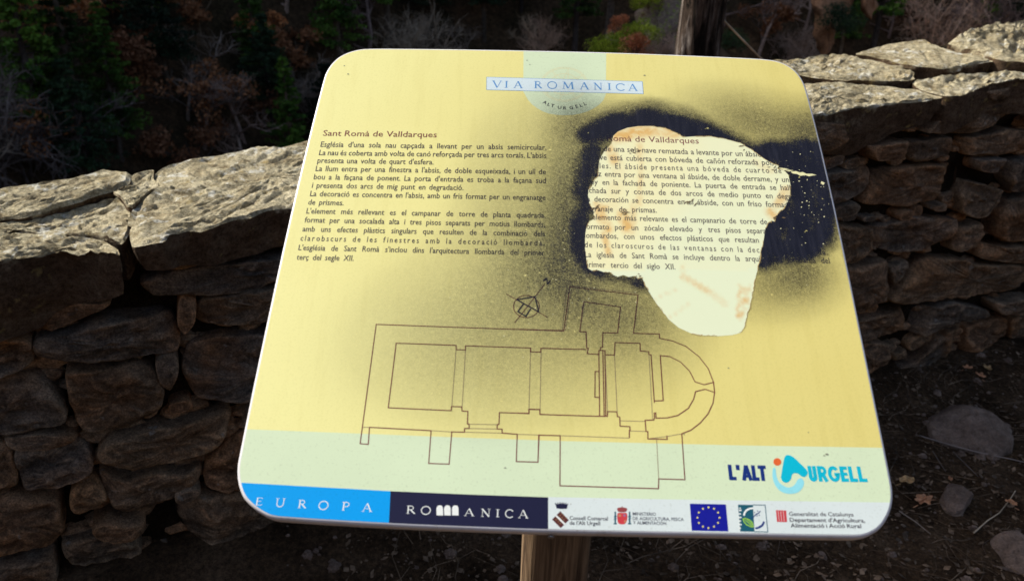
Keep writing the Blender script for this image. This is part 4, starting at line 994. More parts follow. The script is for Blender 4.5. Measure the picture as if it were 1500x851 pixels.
for f_ in levels:
    for i in range(nn_):
        a = 2 * math.pi * i / nn_; c8 = 1 / max(abs(math.cos(a)), abs(math.sin(a)))
        r = rad * min(c8, 1.16) * (1 + .01 * noise.noise(Vector((math.cos(a) * 3, math.sin(a) * 3, f_ * 4))))
        x, y = bx + r * math.cos(a), by + r * math.sin(a); V.append((x, y, -.15 + (ptop(x, y) + .15) * f_))
for k in range(len(levels) - 1):
    for i in range(nn_): a = k * nn_ + i; b = k * nn_ + (i + 1) % nn_; F.append((a, b, b + nn_, a + nn_))
V.append((bx, by, ptop(bx, by))); q = (len(levels) - 1) * nn_; F += [(q + i, q + (i + 1) % nn_, len(V) - 1) for i in range(nn_)]
post = mobj('post', V, F, WOOD, board, smooth=True); post.data.set_sharp_from_angle(angle=math.radians(35))
METAL = NT('zinc_bracket', .4, .5); METAL.b.inputs['Metallic'].default_value = .9; METAL.col((.30, .30, .30)); METAL = METAL.m
c0 = OUT.mean(0); pb = pp(812, 640); cpos = (np.array([bx, by]) - PO[:2]); bb_ = (by - PO[1]) / PV[1]
for u0, u1, v0, v1 in ((bx - PO[0] - .13, bx - PO[0] + .13, bb_ + .08, bb_ + .11), (bx - PO[0] - .13, bx - PO[0] + .13, bb_ - .09, bb_ - .06)):
    V = []; F = []; b = 0
    for hh in (-.0215, -.0265):
        for u, v in ((u0, v0), (u1, v0), (u1, v1), (u0, v1)): V.append(pw(u, v, hh))
    F += [tuple(b + i for i in f) for f in ((0, 1, 2, 3), (7, 6, 5, 4), (0, 4, 5, 1), (1, 5, 6, 2), (2, 6, 7, 3), (3, 7, 4, 0))]
    mobj('bracket', V, F, METAL, board)
# a screw head in the lower side of the tray
sp = pp(808, 789); base = PO + PU * sp[0] + PV * (pp(808, 776)[1] - .0038) - PN * .0085; V = []; F = []
for j, (rr, oo) in enumerate(((.0032, 0), (.0032, .0008), (.0022, .0016))):
    for i in range(12): a = i * math.pi / 6; V.append(base + PU * rr * math.cos(a) + PN * rr * math.sin(a) - PV * oo)
for j in range(2):
    for i in range(12): F.append((j * 12 + i, j * 12 + (i + 1) % 12, (j + 1) * 12 + (i + 1) % 12, (j + 1) * 12 + i))
F.append(tuple(range(24, 36))); mobj('screw', V, F, METAL, panel)
#SECTION3
# ------------------------------------------------------------------ things on the ground by the wall
def gz(x, y):
    return .022 * noise.noise(Vector((x * 2.2, y * 2.2, 3))) + .012 * noise.noise(Vector((x * 9, y * 9, 7))) + .05 * math.exp(-((x * N2[0] + (y - O2[1]) * N2[1]) / .16) ** 2)
def ground_px(px, py):
    r = ray(px, py); q = EYE + r * ((0.0 - 1.5) / r[2])
    for _ in range(4): q = EYE + r * ((gz(q[0], q[1]) - 1.5) / r[2])
    return q
def ground_stone(L, hgt, label, mat=ROCK_GROUND, sd=1.0):
    P = np.array([ground_px(*p)[:2] for p in L]); Q = resample(P, .014, .010, sd); c = Q.mean(0); n = len(Q); V = []; F = []
    ext_ = np.linalg.norm(Q - c, axis=1).mean(); gcuts = [(np.array([math.cos(t), math.sin(t)]), random.uniform(.1, .6), random.uniform(.1, .5)) for t in (.4, 1.7, 3.0, 4.1, 5.3)]
    prof_ = [(1.02, -.6), (1.0, 0.0), (.985, .6), (.96, .85), (.88, .97), (.68, 1.0), (.48, 1.02), (.28, 1.03), (.1, 1.03)]
    for f, hh in prof_:
        for q in Q:
            p = c + (q - c) * f; z = gz(*c) + hgt * hh
            if hh > .3:
                z += .35 * hgt * noise.noise(Vector((p[0] * 9, p[1] * 9, sd))) + .2 * hgt * noise.noise(Vector((p[0] * 30, p[1] * 30, sd)))
                for u_, o_, s_ in gcuts: z -= max(0., float(u_ @ (p - c)) - o_ * ext_) * s_
            u = .008 * noise.noise(Vector((p[0] * 20, p[1] * 20, hh * 2 + sd))); V.append((p[0] + u, p[1] + u, z))
    V.append((c[0], c[1], gz(*c) + hgt * 1.03)); m = len(prof_)
    for k in range(m - 1):
        for i in range(n): a = k * n + i; b = k * n + (i + 1) % n; F.append((a, b, b + n, a + n))
    F += [((m - 1) * n + i, (m - 1) * n + (i + 1) % n, m * n) for i in range(n)]
    A = sum(Q[i][0] * Q[(i + 1) % n][1] - Q[(i + 1) % n][0] * Q[i][1] for i in range(n))
    if A < 0: F = [tuple(reversed(f)) for f in F]
    o = mobj('loose_stone', V, F, mat, smooth=True, origin=(c[0], c[1], gz(*c))); o.data.set_sharp_from_angle(angle=math.radians(32)); return tag(o, label, 'stone')
ground_stone([(1355,610),(1367,594),(1398,584),(1425,586),(1484,628),(1484,662),(1460,676),(1405,660),(1357,644)], .05, 'large smooth grey stone lying half sunk in the soil right of the board', sd=2.2)
ground_stone([(1375,735),(1385,712),(1410,714),(1420,735),(1408,756),(1382,752)], .03, 'small rough grey lump of rock below the oak leaf', sd=5.1)
ground_stone([(1440,800),(1460,786),(1530,782),(1560,800),(1540,850),(1452,830)], .02, 'flat pale stone at the lower right corner of the ground', sd=7.3)
LEAFB = leafmat('dry_oak_leaf', (.44, .20, .10), (.62, .32, .17), 9, 60, False)
LEAFO = leafmat('ochre_dry_leaf', (.42, .25, .11), (.62, .40, .19), 9, 60, False)
def leaf(px, py, size, ang, mat, label, lobes=0, dead=.25):
    q = ground_px(px, py); nP = 26; V = []; F = []
    for ring in (0, .5, 1.0):
        for i in range(nP):
            a = 2 * math.pi * i / nP; r = size * ring * (1 + (.26 * math.cos(lobes * a) if lobes else .08 * math.sin(3 * a)))
            x, y = r * math.cos(a), r * math.sin(a) * .62; z = .012 + dead * (abs(y) * .9 - x * .25) + .12 * size * math.sin(5 * a + ring)
            ca, sa = math.cos(ang), math.sin(ang); V.append((q[0] + x * ca - y * sa, q[1] + x * sa + y * ca, q[2] + .012 + max(z, .004)))
    for k in range(2):
        for i in range(nP): F.append((k * nP + i, k * nP + (i + 1) % nP, (k + 1) * nP + (i + 1) % nP, (k + 1) * nP + i))
    b = len(V)   # stalk
    ca, sa = math.cos(ang), math.sin(ang)
    for t in (0, 1):
        for s_ in (-1, 1):
            x = -size * (.8 + .7 * t); y = s_ * .0012; V.append((q[0] + x * ca - y * sa, q[1] + x * sa + y * ca, q[2] + .014))
    F.append((b, b + 1, b + 3, b + 2))
    o = mobj('fallen_leaf', V, F, mat, origin=tuple(q)); m_ = o.modifiers.new('thick', 'SOLIDIFY'); m_.thickness = .0008
    return tag(o, label, 'leaf')
leaf(1326, 712, .026, .3, LEAFO, 'broad ochre dry leaf nearest the right edge of the board')
leaf(1351, 741, .031, .5, LEAFB, 'lobed reddish brown oak leaf below the ochre leaf', 7)
leaf(1389, 710, .010, 1.2, LEAFB, 'tiny orange dry leaf right of the ochre leaf')
leaf(1415, 546, .018, .2, LEAFB, 'pinkish dry leaf farthest left of three at the wall foot', 5)
leaf(1433, 557, .020, 1.7, LEAFB, 'dry tan leaf in the middle of three at the wall foot', 5)
leaf(1443, 546, .021, 1.4, LEAFO, 'orange dry leaf on the right of three at the wall foot', 5)
leaf(1478, 745, .016, 2.2, LEAFB, 'small curled brown leaf near the right edge of the ground')
# twigs and crumbled litter: nobody could count them
V = []; F = []
def tube(V, F, P, r0, r1, n=4):
    b = len(V); m = len(P)
    for k, p in enumerate(P):
        p = np.array(p, float); d = np.array(P[min(k + 1, m - 1)], float) - np.array(P[max(k - 1, 0)], float); d /= max(np.linalg.norm(d), 1e-9)
        a = np.cross(d, (0, 0, 1)) if abs(d[2]) < .9 else np.cross(d, (1, 0, 0)); a /= np.linalg.norm(a); c = np.cross(d, a); r = r0 + (r1 - r0) * k / max(m - 1, 1)
        for i in range(n): t = 2 * math.pi * i / n; V.append(p + r * (a * math.cos(t) + c * math.sin(t)))
    for k in range(m - 1):
        for i in range(n): F.append((b + k * n + i, b + k * n + (i + 1) % n, b + (k + 1) * n + (i + 1) % n, b + (k + 1) * n + i))
def gp(x, y, h=.006): return np.array([x, y, gz(x, y) + h])
for _ in range(1100):
    x, y = random.uniform(-.3, 2.6), random.uniform(1.0, 2.7)
    if (x * N2[0] + (y - O2[1]) * N2[1]) > -.02: continue
    a = random.uniform(0, math.pi); l = random.choice((.03, .05, .08, .14)); r = random.uniform(.0005, .0016)
    P = [gp(x + l * t * math.cos(a) + .1 * l * math.sin(t * 4), y + l * t * math.sin(a), .004 + random.uniform(0, .012)) for t in (-1, -.4, .3, 1)]
    tube(V, F, P, r, r * .5, 3)
for _ in range(14000):
    x, y = random.uniform(-.4, 2.8), random.uniform(.9, 2.8)
    if (x * N2[0] + (y - O2[1]) * N2[1]) > 0: continue
    s_ = random.choice((.002, .003, .004, .006, .011)); a = random.uniform(0, 6.28); q = gp(x, y, random.uniform(.001, .008)); b = len(V)
    t1 = np.array([math.cos(a), math.sin(a), random.uniform(-.5, .5)]) * s_; t2 = np.array([-math.sin(a), math.cos(a), random.uniform(-.5, .5)]) * s_ * random.uniform(.3, .8)
    V += [q - t1, q + t2, q + t1, q - t2]; F.append((b, b + 1, b + 2, b + 3))
tag(mobj('leaf_litter', V, F, leafmat('litter_crumbs', (.07, .05, .034), (.30, .20, .125), 9, 90, False)), 'fine twigs and crumbled dry leaves strewn over the soil', kind='stuff')
V = []; F = []
for _ in range(1500):
    x, y = random.uniform(-.6, 2.8), random.uniform(.9, 2.8)
    if (x * N2[0] + (y - O2[1]) * N2[1]) > -.01: continue
    r = random.choice((.003, .004, .006, .009, .016)); q = gp(x, y, 0); b = len(V); n = 6; e = random.uniform(.5, 1)
    for k_, (f, h) in enumerate(((1.1, -.4), (1, .25), (.55, .75))):
        for i in range(n): t = i * math.pi / 3 + k_ * .4; g = f * random.uniform(.75, 1.2); V.append((q[0] + r * g * math.cos(t), q[1] + r * g * e * math.sin(t), q[2] + r * h))
    for k_ in range(2):
        for i in range(n): F.append((b + k_ * n + i, b + k_ * n + (i + 1) % n, b + (k_ + 1) * n + (i + 1) % n, b + (k_ + 1) * n + i))
    F.append(tuple(b + 2 * n + i for i in range(n)))
tag(mobj('gravel', V, F, ROCK_GROUND), 'small stones and grit scattered in the dark soil', kind='stuff')
def twig(L, r, label):
    P = [ground_px(*p) + np.array([0, 0, .010]) for p in L]; V = []; F = []; tube(V, F, P, r, r * .5, 6)
    return tag(mobj('twig', V, F, TWIG_GREY, origin=tuple(P[0]), smooth=True), label, 'twig')
twig([(1340,640),(1400,658),(1440,668),(1480,676),(1540,690)], .003, 'long thin dark twig running under the large grey stone')
twig([(1425,784),(1445,766),(1462,755),(1478,735),(1486,722)], .0022, 'forked pale twig slanting up at the right edge of the ground')
twig([(1316,752),(1340,768),(1362,786)], .0018, 'straight straw coloured stalk below the oak leaf')
twig([(1365,664),(1378,685),(1384,694)], .0015, 'short straight twig between the large stone and the ochre leaf')
twig([(1395,665),(1420,690),(1432,702)], .0018, 'slim brown twig just below the large grey stone')

# ------------------------------------------------------------------ old trunk behind the wall
GB = rock('weathered_trunk_bark', (.03, .022, .016), (.12, .085, .058), (.34, .29, .24), rnd=False)
k = NT('grey_bark', .95, .1); v_ = k.coord('Object', (1, 1, .09)); a_ = k.noise(v_, 14, 6, .7, 1.5); b_ = k.noise(k.coord('Object', (1, 1, .2)), 60, 4, .7)
k.col(k.mix(.6, k.ramp(a_, [(.42, (.012, .009, .007)), (.53, (.10, .07, .053)), (.66, (.44, .39, .35))]), k.ramp(b_, [(.3, (.3, .3, .3)), (.6, (1.3, 1.3, 1.3))]), 'MULTIPLY'))
k.bump(b_, 1, .01, k.bump(a_, 1, .04)); GB = k.m
tb = at(1023, 60, 4.9); tx, ty = tb[0], tb[1]; tz0 = float(hill(tx, ty)) - .2
def trunk_mesh(x, y, z0, z1, r0, r1, seg=40, lev=60, sd=0.0, lean=(0, 0), flute=.14):
    V = []; F = []
    for k in range(lev + 1):
        t = k / lev; z = z0 + (z1 - z0) * t; r = (r0 + (r1 - r0) * t) * (1 + .5 * math.exp(-t * 14))
        for i in range(seg):
            a = 2 * math.pi * i / seg
            q = r * (1 + flute * math.sin(a * 5 + z * .8 + sd) * noise.noise(Vector((math.cos(a), math.sin(a), z * .5 + sd))) + .22 * noise.noise(Vector((math.cos(a) * 2.6, math.sin(a) * 2.6, z * .7 + sd))) + .10 * noise.noise(Vector((math.cos(a) * 8, math.sin(a) * 8, z * 1.6))))
            V.append((x + lean[0] * t + q * math.cos(a), y + lean[1] * t + q * math.sin(a), z))
    for k in range(lev):
        for i in range(seg): a = k * seg + i; b = k * seg + (i + 1) % seg; F.append((a, b, b + seg, a + seg))
    F.append(tuple(range(lev * seg, (lev + 1) * seg)))
    return V, F
otree = empty('old_tree', (tx, ty, tz0), 'thick weathered trunk with deeply furrowed bark standing right behind the wall', 'tree')
V, F = trunk_mesh(tx, ty, tz0, 3.4, .150, .125, sd=2.0); mobj('trunk', V, F, GB, otree, smooth=True)
for a, h, l in ((.6, 2.6, 1.6), (2.6, 3.0, 1.5), (4.4, 3.3, 1.3), (5.6, 2.9, 1.7), (1.5, 3.3, 1.6)):
    V = []; F = []; P = [np.array([tx, ty, h]) + l * t * np.array([math.cos(a) * .7, math.sin(a) * .7, .9 - .2 * t]) for t in (0, .3, .6, 1)]; tube(V, F, P, .06, .02, 8)
    for q_ in range(5):
        s0 = P[1] * (1 - q_ / 5) + P[3] * (q_ / 5); a2 = random.uniform(0, 6.28); tube(V, F, [s0, s0 + .4 * np.array([math.cos(a2), math.sin(a2), .6]), s0 + .8 * np.array([math.cos(a2 + .3), math.sin(a2 + .3), .8])], .018, .005, 5)
    mobj('limb', V, F, BARK, otree, smooth=True)

V = []; F = []; pa, pb_ = at(1054, 24, 4.85), at(1330, 230, 6.2)
tube(V, F, [pa + (pb_ - pa) * t - np.array([0, 0, .12 * math.sin(math.pi * t)]) for t in np.linspace(0, 1, 12)], .006, .006, 6)
tag(mobj('guy_wire', V, F, TWIG_GREY, origin=tuple(pa), smooth=True), 'thin grey cable slanting down to the right from the old trunk', 'cable')
# ------------------------------------------------------------------ tree kinds (built once, copied with shared meshes)
def cards(V, F, c, r, n, size, flat_=.7):
    for _ in range(n):
        p = rng.normal(0, 1, 3); p /= np.linalg.norm(p); p *= rng.uniform(.35, 1) ** .5; q = c + p * r
        a = rng.normal(0, 1, 3); a /= np.linalg.norm(a); b = np.cross(a, rng.normal(0, 1, 3)); b /= np.linalg.norm(b); s_ = size * rng.uniform(.5, 1.3); i = len(V)
        V.extend([q - a * s_, q + b * s_ * .5, q + a * s_, q - b * s_ * .5]); F.append((i, i + 1, i + 2, i + 3))
def conifer(h, r, base=.18, dens=1.0):
    tV, tF, cV, cF = [], [], [], []
    lean = rng.normal(0, .02, 2) * h
    tube(tV, tF, [(0, 0, -.6), (lean[0] * .3, lean[1] * .3, h * .4), (lean[0] * .7, lean[1] * .7, h * .75), (lean[0], lean[1], h * .97)], .02 * h, .004 * h, 7)
    z = h * base
    while z < h * .99:
        t = (z / h - base) / (1 - base); rr = r * (1 - t) ** .75 * rng.uniform(.7, 1.1) + .12
        for j in range(int(5 + 3 * (1 - t))):
            a = rng.uniform(0, 6.28); L = rr * rng.uniform(.6, 1.1); d = np.array([math.cos(a), math.sin(a), rng.uniform(-.12, .28)])
            c0 = np.array([lean[0] * z / h, lean[1] * z / h, z]); tube(tV, tF, [c0, c0 + d * L], .006 * h * (1 - t * .7), .002, 3)
            for m_ in (.45, .72, 1.0): cards(cV, cF, c0 + d * L * m_, np.array([.30, .30, .17]) * (r * .42) * (.6 + .5 * (1 - t)), int(17 * dens), .125)
        z += h * .035
    return (tV, tF), (cV, cF)
def broad(h, r, leaf_n, leafs=.12, twiggy=1.0, thick=1.0, low=.3):
    tV, tF, cV, cF = [], [], [], []
    def grow(p, d, L, rad_, lvl):
        P = [p]; q = p.copy(); dd = d.copy(); n = 4
        for _ in range(n): dd = dd + rng.normal(0, .16, 3) + np.array([0, 0, .05]); dd /= np.linalg.norm(dd); q = q + dd * L / n; P.append(q)
        tube(tV, tF, P, rad_, rad_ * .5, 5 if lvl < 2 else 3)
        if lvl >= 2 and leaf_n: cards(cV, cF, P[-1], np.array([.35, .35, .28]) * r * .35, leaf_n, leafs)
        if lvl < 4:
            for _ in range(int(rng.uniform(3, 5) * (twiggy if lvl > 1 else 1))):
                k_ = rng.uniform(.3, 1); o = P[0] + (P[-1] - P[0]) * k_; idx = min(int(k_ * n), n); o = P[idx]
                nd = dd * .7 + rng.normal(0, .55, 3); nd[2] = abs(nd[2]) * .8; nd /= np.linalg.norm(nd); grow(o, nd, L * rng.uniform(.5, .75), rad_ * .52, lvl + 1)
    grow(np.array([0, 0, -.4]), np.array([0.02, 0, 1.0]), h * .45, .016 * h * thick, 0)
    return (tV, tF), (cV, cF)
def shrub(h, n=11, thick=.02):
    tV, tF = [], []
    def g(p, d, L, rr, lvl):
        P = [p]; q = p.copy(); dd = d.copy()
        for _ in range(4): dd = dd + rng.normal(0, .2, 3); dd /= np.linalg.norm(dd); q = q + dd * L / 4; P.append(q)
        tube(tV, tF, P, rr, rr * .5, 3)
        if lvl < 3:
            for _ in range(5): o = P[rng.randint(1, 5)]; nd = dd * .8 + rng.normal(0, .5, 3); nd /= np.linalg.norm(nd); g(o, nd, L * .6, rr * .55, lvl + 1)
    for _ in range(n): a = rng.uniform(0, 6.28); g(np.array([rng.normal(0, h * .12), rng.normal(0, h * .12), -.2]), np.array([math.cos(a) * .55, math.sin(a) * .55, 1]), h * .45, thick, 0)
    return (tV, tF), ([], [])
def foliage_bush(h, r, n, size):
    cV, cF, tV, tF = [], [], [], []
    for _ in range(26):
        a = rng.uniform(0, 6.28); e = rng.uniform(0, 1.5); c = np.array([math.cos(a) * math.cos(e) * r, math.sin(a) * math.cos(e) * r, math.sin(e) * h]) * rng.uniform(.55, .9); cards(cV, cF, c, np.array([.38, .38, .32]) * r, n, size)
        tube(tV, tF, [(0, 0, -.3), c * .5, c], .04, .01, 3)
    return (tV, tF), (cV, cF)
KIND = {}
def kind(name, geo, tm, cm):
    (tV, tF), (cV, cF) = geo; parts = []
    for nm, V, F, m_ in (('trunk', tV, tF, tm), ('crown', cV, cF, cm)):
        if F:
            me = bpy.data.meshes.new(name + '_' + nm); me.from_pydata([tuple(v) for v in V], [], F); me.materials.append(m_); parts.append((nm, me))
    KIND[name] = parts
def put(name, kindn, x, y, z, sc, rz, label, cat, group=None):
    parts = KIND[kindn]
    root = empty(name, (x, y, z), label, cat, group); root.rotation_euler = (0, 0, rz); root.scale = (sc, sc, sc)
    for nm, me in parts:
        if name.endswith('bush') or name.endswith('shrub'): nm = {'trunk': 'stems', 'crown': 'foliage'}[nm]
        o = bpy.data.objects.new(nm, me); COL.objects.link(o); o.parent = root
    return root
kind('conifer_a', conifer(10, 2.1), BARK, PINE); kind('conifer_b', conifer(12, 1.9, .25), BARK, PINE); kind('conifer_c', conifer(9, 2.4, .3, 1.2), BARK, PINE_DARK)
kind('oak_a', broad(7, 3, 11, .13), BARK, OAK_RUST); kind('oak_b', broad(8, 3, 5, .13), BARK, OAK_RUST)
kind('bare_a', broad(9, 3, 0, twiggy=1.3), TWIG_MAUVE, TWIG_MAUVE); kind('bare_b', broad(8, 3, 0, twiggy=1.25, thick=.8), TWIG_GREY, TWIG_GREY)
kind('shrub_a', shrub(3.2, 16, .034), TWIG_GREY, TWIG_GREY); kind('shrub_b', shrub(3.4, 16, .034), TWIG_MAUVE, TWIG_MAUVE); kind('rust_bush', foliage_bush(1.6, 1.0, 70, .07), BARK, RUST_BUSH); kind('dim_bush', foliage_bush(1.4, 1.4, 110, .07), BARK, PINE_DARK); kind('green_bush', foliage_bush(1.3, 1.5, 150, .06), BARK, BUSH_GREEN)
def on_slope(px, py, lo=12, hi=160):
    r = ray(px, py); t = lo
    while t < hi:
        q = EYE + r * t
        if q[2] <= float(hill(q[0], q[1])): return q
        t += .4
    return EYE + r * hi
# trees the photograph lets one pick out
def named(name, kd, px, py, sc, label, cat='tree', dist=None, rz=0):
    q = at(px, py, dist) if dist else on_slope(px, py); z = float(hill(q[0], q[1])) if dist is None else q[2]
    if dist and z - float(hill(q[0], q[1])) > .2: pass
    return put(name, kd, q[0], q[1], z, sc, rz, label, cat)
named('conifer_tree', 'conifer_a', 66, 225, 1.0, 'dark green conical pine second from the left edge on the far slope')
named('conifer_tree', 'conifer_b', 130, 238, .95, 'brighter green pine with a lit left flank above the left coping slabs')
named('conifer_tree', 'conifer_a', 178, 236, .8, 'shorter green pine between the bright pine and the rusty oak')
named('conifer_tree', 'conifer_c', 252, 150, .9, 'round dark evergreen just right of the rusty oak crown', rz=1)
named('conifer_tree', 'conifer_c', 400, 200, .8, 'dull dark evergreen behind the bare branches left of the board', rz=2)
named('withered_oak', 'oak_a', 205, 150, 1.15, 'rusty leaved oak standing above the pines on the left')
named('withered_oak', 'oak_a', 380, 90, .8, 'small rusty oak high on the slope left of the board top', rz=2)
named('withered_oak', 'oak_b', 295, 215, 1.0, 'thin oak with few brown leaves above the left wall joint', rz=4)
named('withered_oak', 'oak_b', 140, 60, 1.0, 'brown oak near the top left of the view', rz=5)
for px, py, sc, lb in ((360, 215, 1.0, 'slender bare tree with pale trunk between dark evergreens'), (300, 225, .9, 'slim bare trunk left of the pale bare tree'), (540, 95, 1.2, 'wide bare tree spreading over the top left corner of the board'), (1300, 60, .9, 'bare mauve tree rising behind the right end of the wall'), (1110, 85, 1.0, 'bare brown tree just right of the old trunk')):
    named('bare_tree', 'bare_a', px, py, sc, lb, rz=px)
def near_shrub(kd, px, py, dist, sc, label, rz=0.0):
    q = at(px, py, dist); g = float(hill(q[0], q[1]))
    return put('bare_shrub', kd, q[0], q[1], min(g, q[2] + 0) if q[2] - g < 1.5 else g, sc * (1 + max(0, q[2] - g) / 3.2), rz, label, 'shrub')
def slope_dist(px, py):
    q = on_slope(px, py, 2.8); return np.linalg.norm(q - EYE)
FOREST = 'trees of the wooded slope across the ravine'
for kd, px, py, sc, lb, rz in (('shrub_a', 22, 262, 2.6, 'pale grey leafless shrub at the left edge above the wall', 0), ('shrub_a', 470, 190, 2.0, 'light bare branches reaching out left of the board', 1.5), ('shrub_a', 600, 100, 1.9, 'bare twiggy shrub above the board top left of centre', 2),
        ('shrub_b', 800, 82, 1.3, 'low leafless brush above the board left of its tab', 3), ('shrub_b', 1370, 84, 2.6, 'pinkish leafless shrub behind the right coping slab', 4), ('shrub_b', 1450, 70, 2.4, 'bare reddish brush at the top right behind the wall', 5), ('shrub_b', 1160, 96, 1.4, 'brown leafless shrub beside the right corner of the board', 6)):
    q = on_slope(px, py, 20); d_ = np.linalg.norm(q - EYE); put('bare_shrub', kd, q[0], q[1], float(hill(q[0], q[1])) - .1, sc, rz, lb, 'shrub')
# outcrops
def outcrop(name, L, dist, dep, label, mat, sd, cat='rock'):
    """L: outline in the photograph; built as a solid boulder of depth dep standing at that distance"""
    P = [at(x, y, dist) for x, y in L]; c = np.mean(P, 0); V = []; F = []; Q = []
    n0 = len(P)
    for i in range(n0):
        a, b = P[i], P[(i + 1) % n0]
        for j in range(6): Q.append(a + (b - a) * j / 6)
    n = len(Q); vd = (c - EYE) / np.linalg.norm(c - EYE); vd[2] = 0; vd /= np.linalg.norm(vd)
    rings = [(.25, -1), (.5, -.9), (.72, -.72), (.88, -.45), (1, 0), (.97, .5), (.8, .9), (.4, 1.1)]
    for f, dd in rings:
        for q in Q:
            p = c + (q - c) * f + vd * dd * dep; s_ = dep * .9
            o = np.array([noise.noise(Vector(p / dep * .9) + Vector((sd + k * 7, 0, 0))) for k in range(3)]) * .5 + np.array([noise.noise(Vector(p / dep * 3) + Vector((sd + k * 7, 0, 0))) for k in range(3)]) * .2
            V.append(p + o * s_)
    V.append(c - vd * dep); V.append(c + vd * dep * 1.1); m = len(rings)
    for k in range(m - 1):
        for i in range(n): a = k * n + i; b = k * n + (i + 1) % n; F.append((a, b, b + n, a + n))
    F += [((i + 1) % n, i, m * n) for i in range(n)] + [((m - 1) * n + i, (m - 1) * n + (i + 1) % n, m * n + 1) for i in range(n)]
    o = mobj(name, V, F, mat, smooth=True, origin=tuple(c)); return tag(o, label, cat)
outcrop('rock_outcrop', [(930,60),(925,30),(950,5),(975,-25),(1005,-30),(1010,40),(1000,100),(940,110)], 33, 1.2, 'mossy grey outcrop just left of the old trunk', ROCK_MOSS, 1)
outcrop('rock_outcrop', [(885,50),(895,42),(912,44),(920,60),(915,110),(880,110)], 34, .7, 'small grey boulder among the bushes above the board', ROCK_MOSS, 5)
outcrop('cliff_rock', [(1195,-70),(1235,-80),(1245,0),(1238,24),(1225,20),(1220,60),(1205,85),(1196,60),(1192,10)], 50, 1.2, 'left reddish rock pillar above the right coping slabs', ROCK_RED, 9)
outcrop('cliff_rock', [(1256,-70),(1285,-80),(1281,15),(1272,30),(1262,22)], 50, 1.0, 'right reddish rock pillar above the right coping slabs', ROCK_RED, 13)
def near_bush(kd, nm, px, py, dist, sc, lb, rz):
    q = at(px, py, dist); put(nm, kd, q[0], q[1], q[2], sc, rz, lb, 'bush')
near_bush('green_bush', 'evergreen_bush', 890, 86, 31, .72, 'rounded mossy green bush lowest left above the board', 0)
near_bush('green_bush', 'evergreen_bush', 934, 66, 31.5, .72, 'bright green bush beside the mossy outcrop', 2)
near_bush('green_bush', 'evergreen_bush', 950, 8, 32, .5, 'green bush growing on top of the mossy outcrop', 3)
near_bush('rust_bush', 'rusty_bush', 928, 92, 30, .75, 'rusty red bush directly above the board top', 1)
near_bush('rust_bush', 'rusty_bush', 905, 52, 32, .55, 'small orange bush above the two green bushes', 2)
near_bush('shrub_b', 'bare_bush', 965, 90, 30.5, .5, 'low dark leafless bush left of the old trunk', 2)
near_bush('dim_bush', 'evergreen_bush', 1072, 68, 40, .6, 'dim green bush right of the old trunk', 4)
near_bush('dim_bush', 'evergreen_bush', 1228, 40, 48, 1.0, 'dark green bush between the reddish rock pillars', 5)
# the rest of the wood
kinds = [('conifer_tree', 'conifer_a', 'dark green pine'), ('conifer_tree', 'conifer_b', 'tall dark green pine'), ('conifer_tree', 'conifer_c', 'bushy blackish evergreen'), ('withered_oak', 'oak_a', 'brown leaved oak'), ('withered_oak', 'oak_b', 'thinly leaved brown oak'), ('bare_tree', 'bare_a', 'leafless mauve grey tree'), ('bare_tree', 'bare_b', 'leafless pale grey tree')]
def zone(px, py):
    names_ = [(0, 'beyond the left edge'), (90, 'above the left wall end'), (190, 'above the left coping cleft'), (300, 'above the big left slab'), (430, 'left of the board corner'), (560, 'over the board top left'), (700, 'left over the pale tab'), (890, 'over the pale tab'), (1060, 'by the old trunk'), (1160, 'over the board top right'), (1250, 'left of the reddish rocks'), (1350, 'right of the reddish rocks'), (1500, 'behind the right wall end'), (1e9, 'beyond the right edge')]
    row = 'topmost on' if py < -40 else ('high up' if py < 25 else ('halfway down' if py < 110 else 'low down'))
    return row + ' the far slope, ' + next(t for lim, t in names_ if px < lim)
pts_ = []; tries = 0; used_ = {}
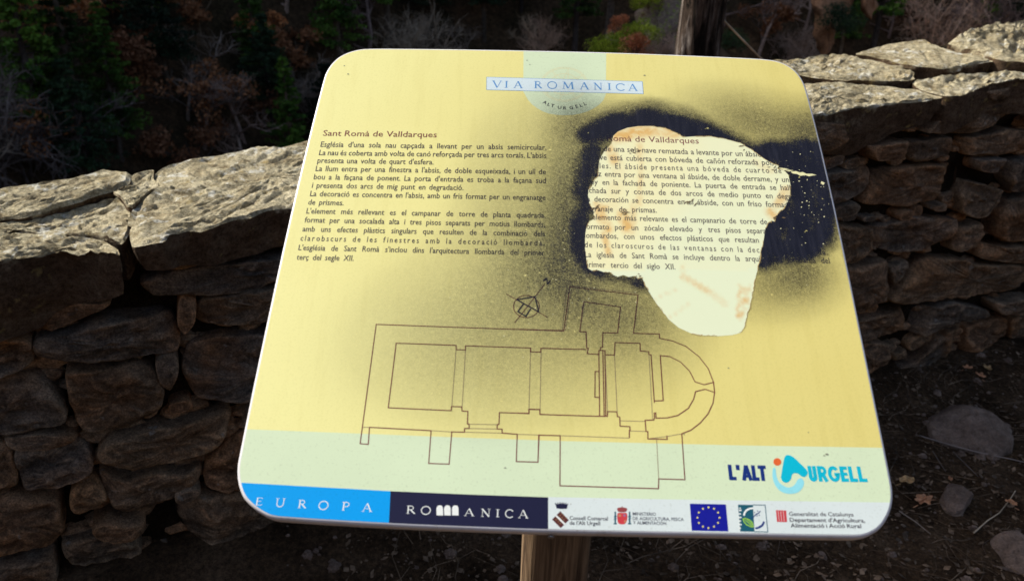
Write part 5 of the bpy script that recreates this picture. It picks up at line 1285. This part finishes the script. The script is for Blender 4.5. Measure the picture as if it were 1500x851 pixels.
while len(pts_) < 150 and tries < 9000:
    tries += 1; px, py = random.uniform(-60, 1560), random.uniform(-110, 300)
    if px > 500 and py > 110 or px > 1150 and py > 90: continue
    q = on_slope(px, py, 22)
    if q[1] < 14 or np.linalg.norm(q - EYE) > 158: continue
    if any((q[0] - a) ** 2 + (q[1] - b) ** 2 < 7 for a, b in pts_): continue
    if 820 < px < 1150 and py > -40 and np.linalg.norm(q - EYE) < 40: continue
    i = random.choices(range(7), (18, 15, 18, 13, 12, 15, 9))[0]; nm, kd, lb = kinds[i]; lab = lb + ' ' + zone(px, py)
    if used_.get(lab, 0) >= 1: continue
    used_[lab] = used_.get(lab, 0) + 1; pts_.append((q[0], q[1]))
    put(nm, kd, q[0], q[1], float(hill(q[0], q[1])) - .1, random.uniform(.65, 1.15), random.uniform(0, 6.28), lab, 'tree', 'trees of the wooded far slope')
# undergrowth covering the slope
V = []; F = []; nU = 60000
a = rng.uniform(-1, 1, nU); px = 750 + a * 950; py = rng.uniform(-80, 330, nU)
cl = rng.uniform(0, 1, nU)
xs = rng.uniform(-75, 95, nU); ys = rng.uniform(20, 150, nU) ** 1.0; zs = hill(xs, ys); r = np.array([noise.noise(Vector((x * .22, y * .22, 0))) for x, y in zip(xs, ys)])
keep = (r > -.05) & (zs < 22); xs, ys, zs, r = xs[keep], ys[keep], zs[keep], r[keep]; m = len(xs)
c = np.stack([xs, ys, zs + rng.uniform(0, 1, m) ** 1.5 * (.4 + 2.6 * (r + .05))], 1)
A_ = rng.normal(0, 1, (m, 3)); A_ /= np.linalg.norm(A_, axis=1)[:, None]; B_ = np.cross(A_, rng.normal(0, 1, (m, 3))); B_ /= np.linalg.norm(B_, axis=1)[:, None]; s_ = rng.uniform(.06, .18, m)[:, None]
V = np.stack([c - A_ * s_, c + B_ * s_ * .5, c + A_ * s_, c - B_ * s_ * .5], 1).reshape(-1, 3); F = np.arange(m * 4).reshape(-1, 4).tolist()
tag(mobj('undergrowth', V, F, UNDER), 'tangled brown and green undergrowth covering the far slope', kind='stuff')
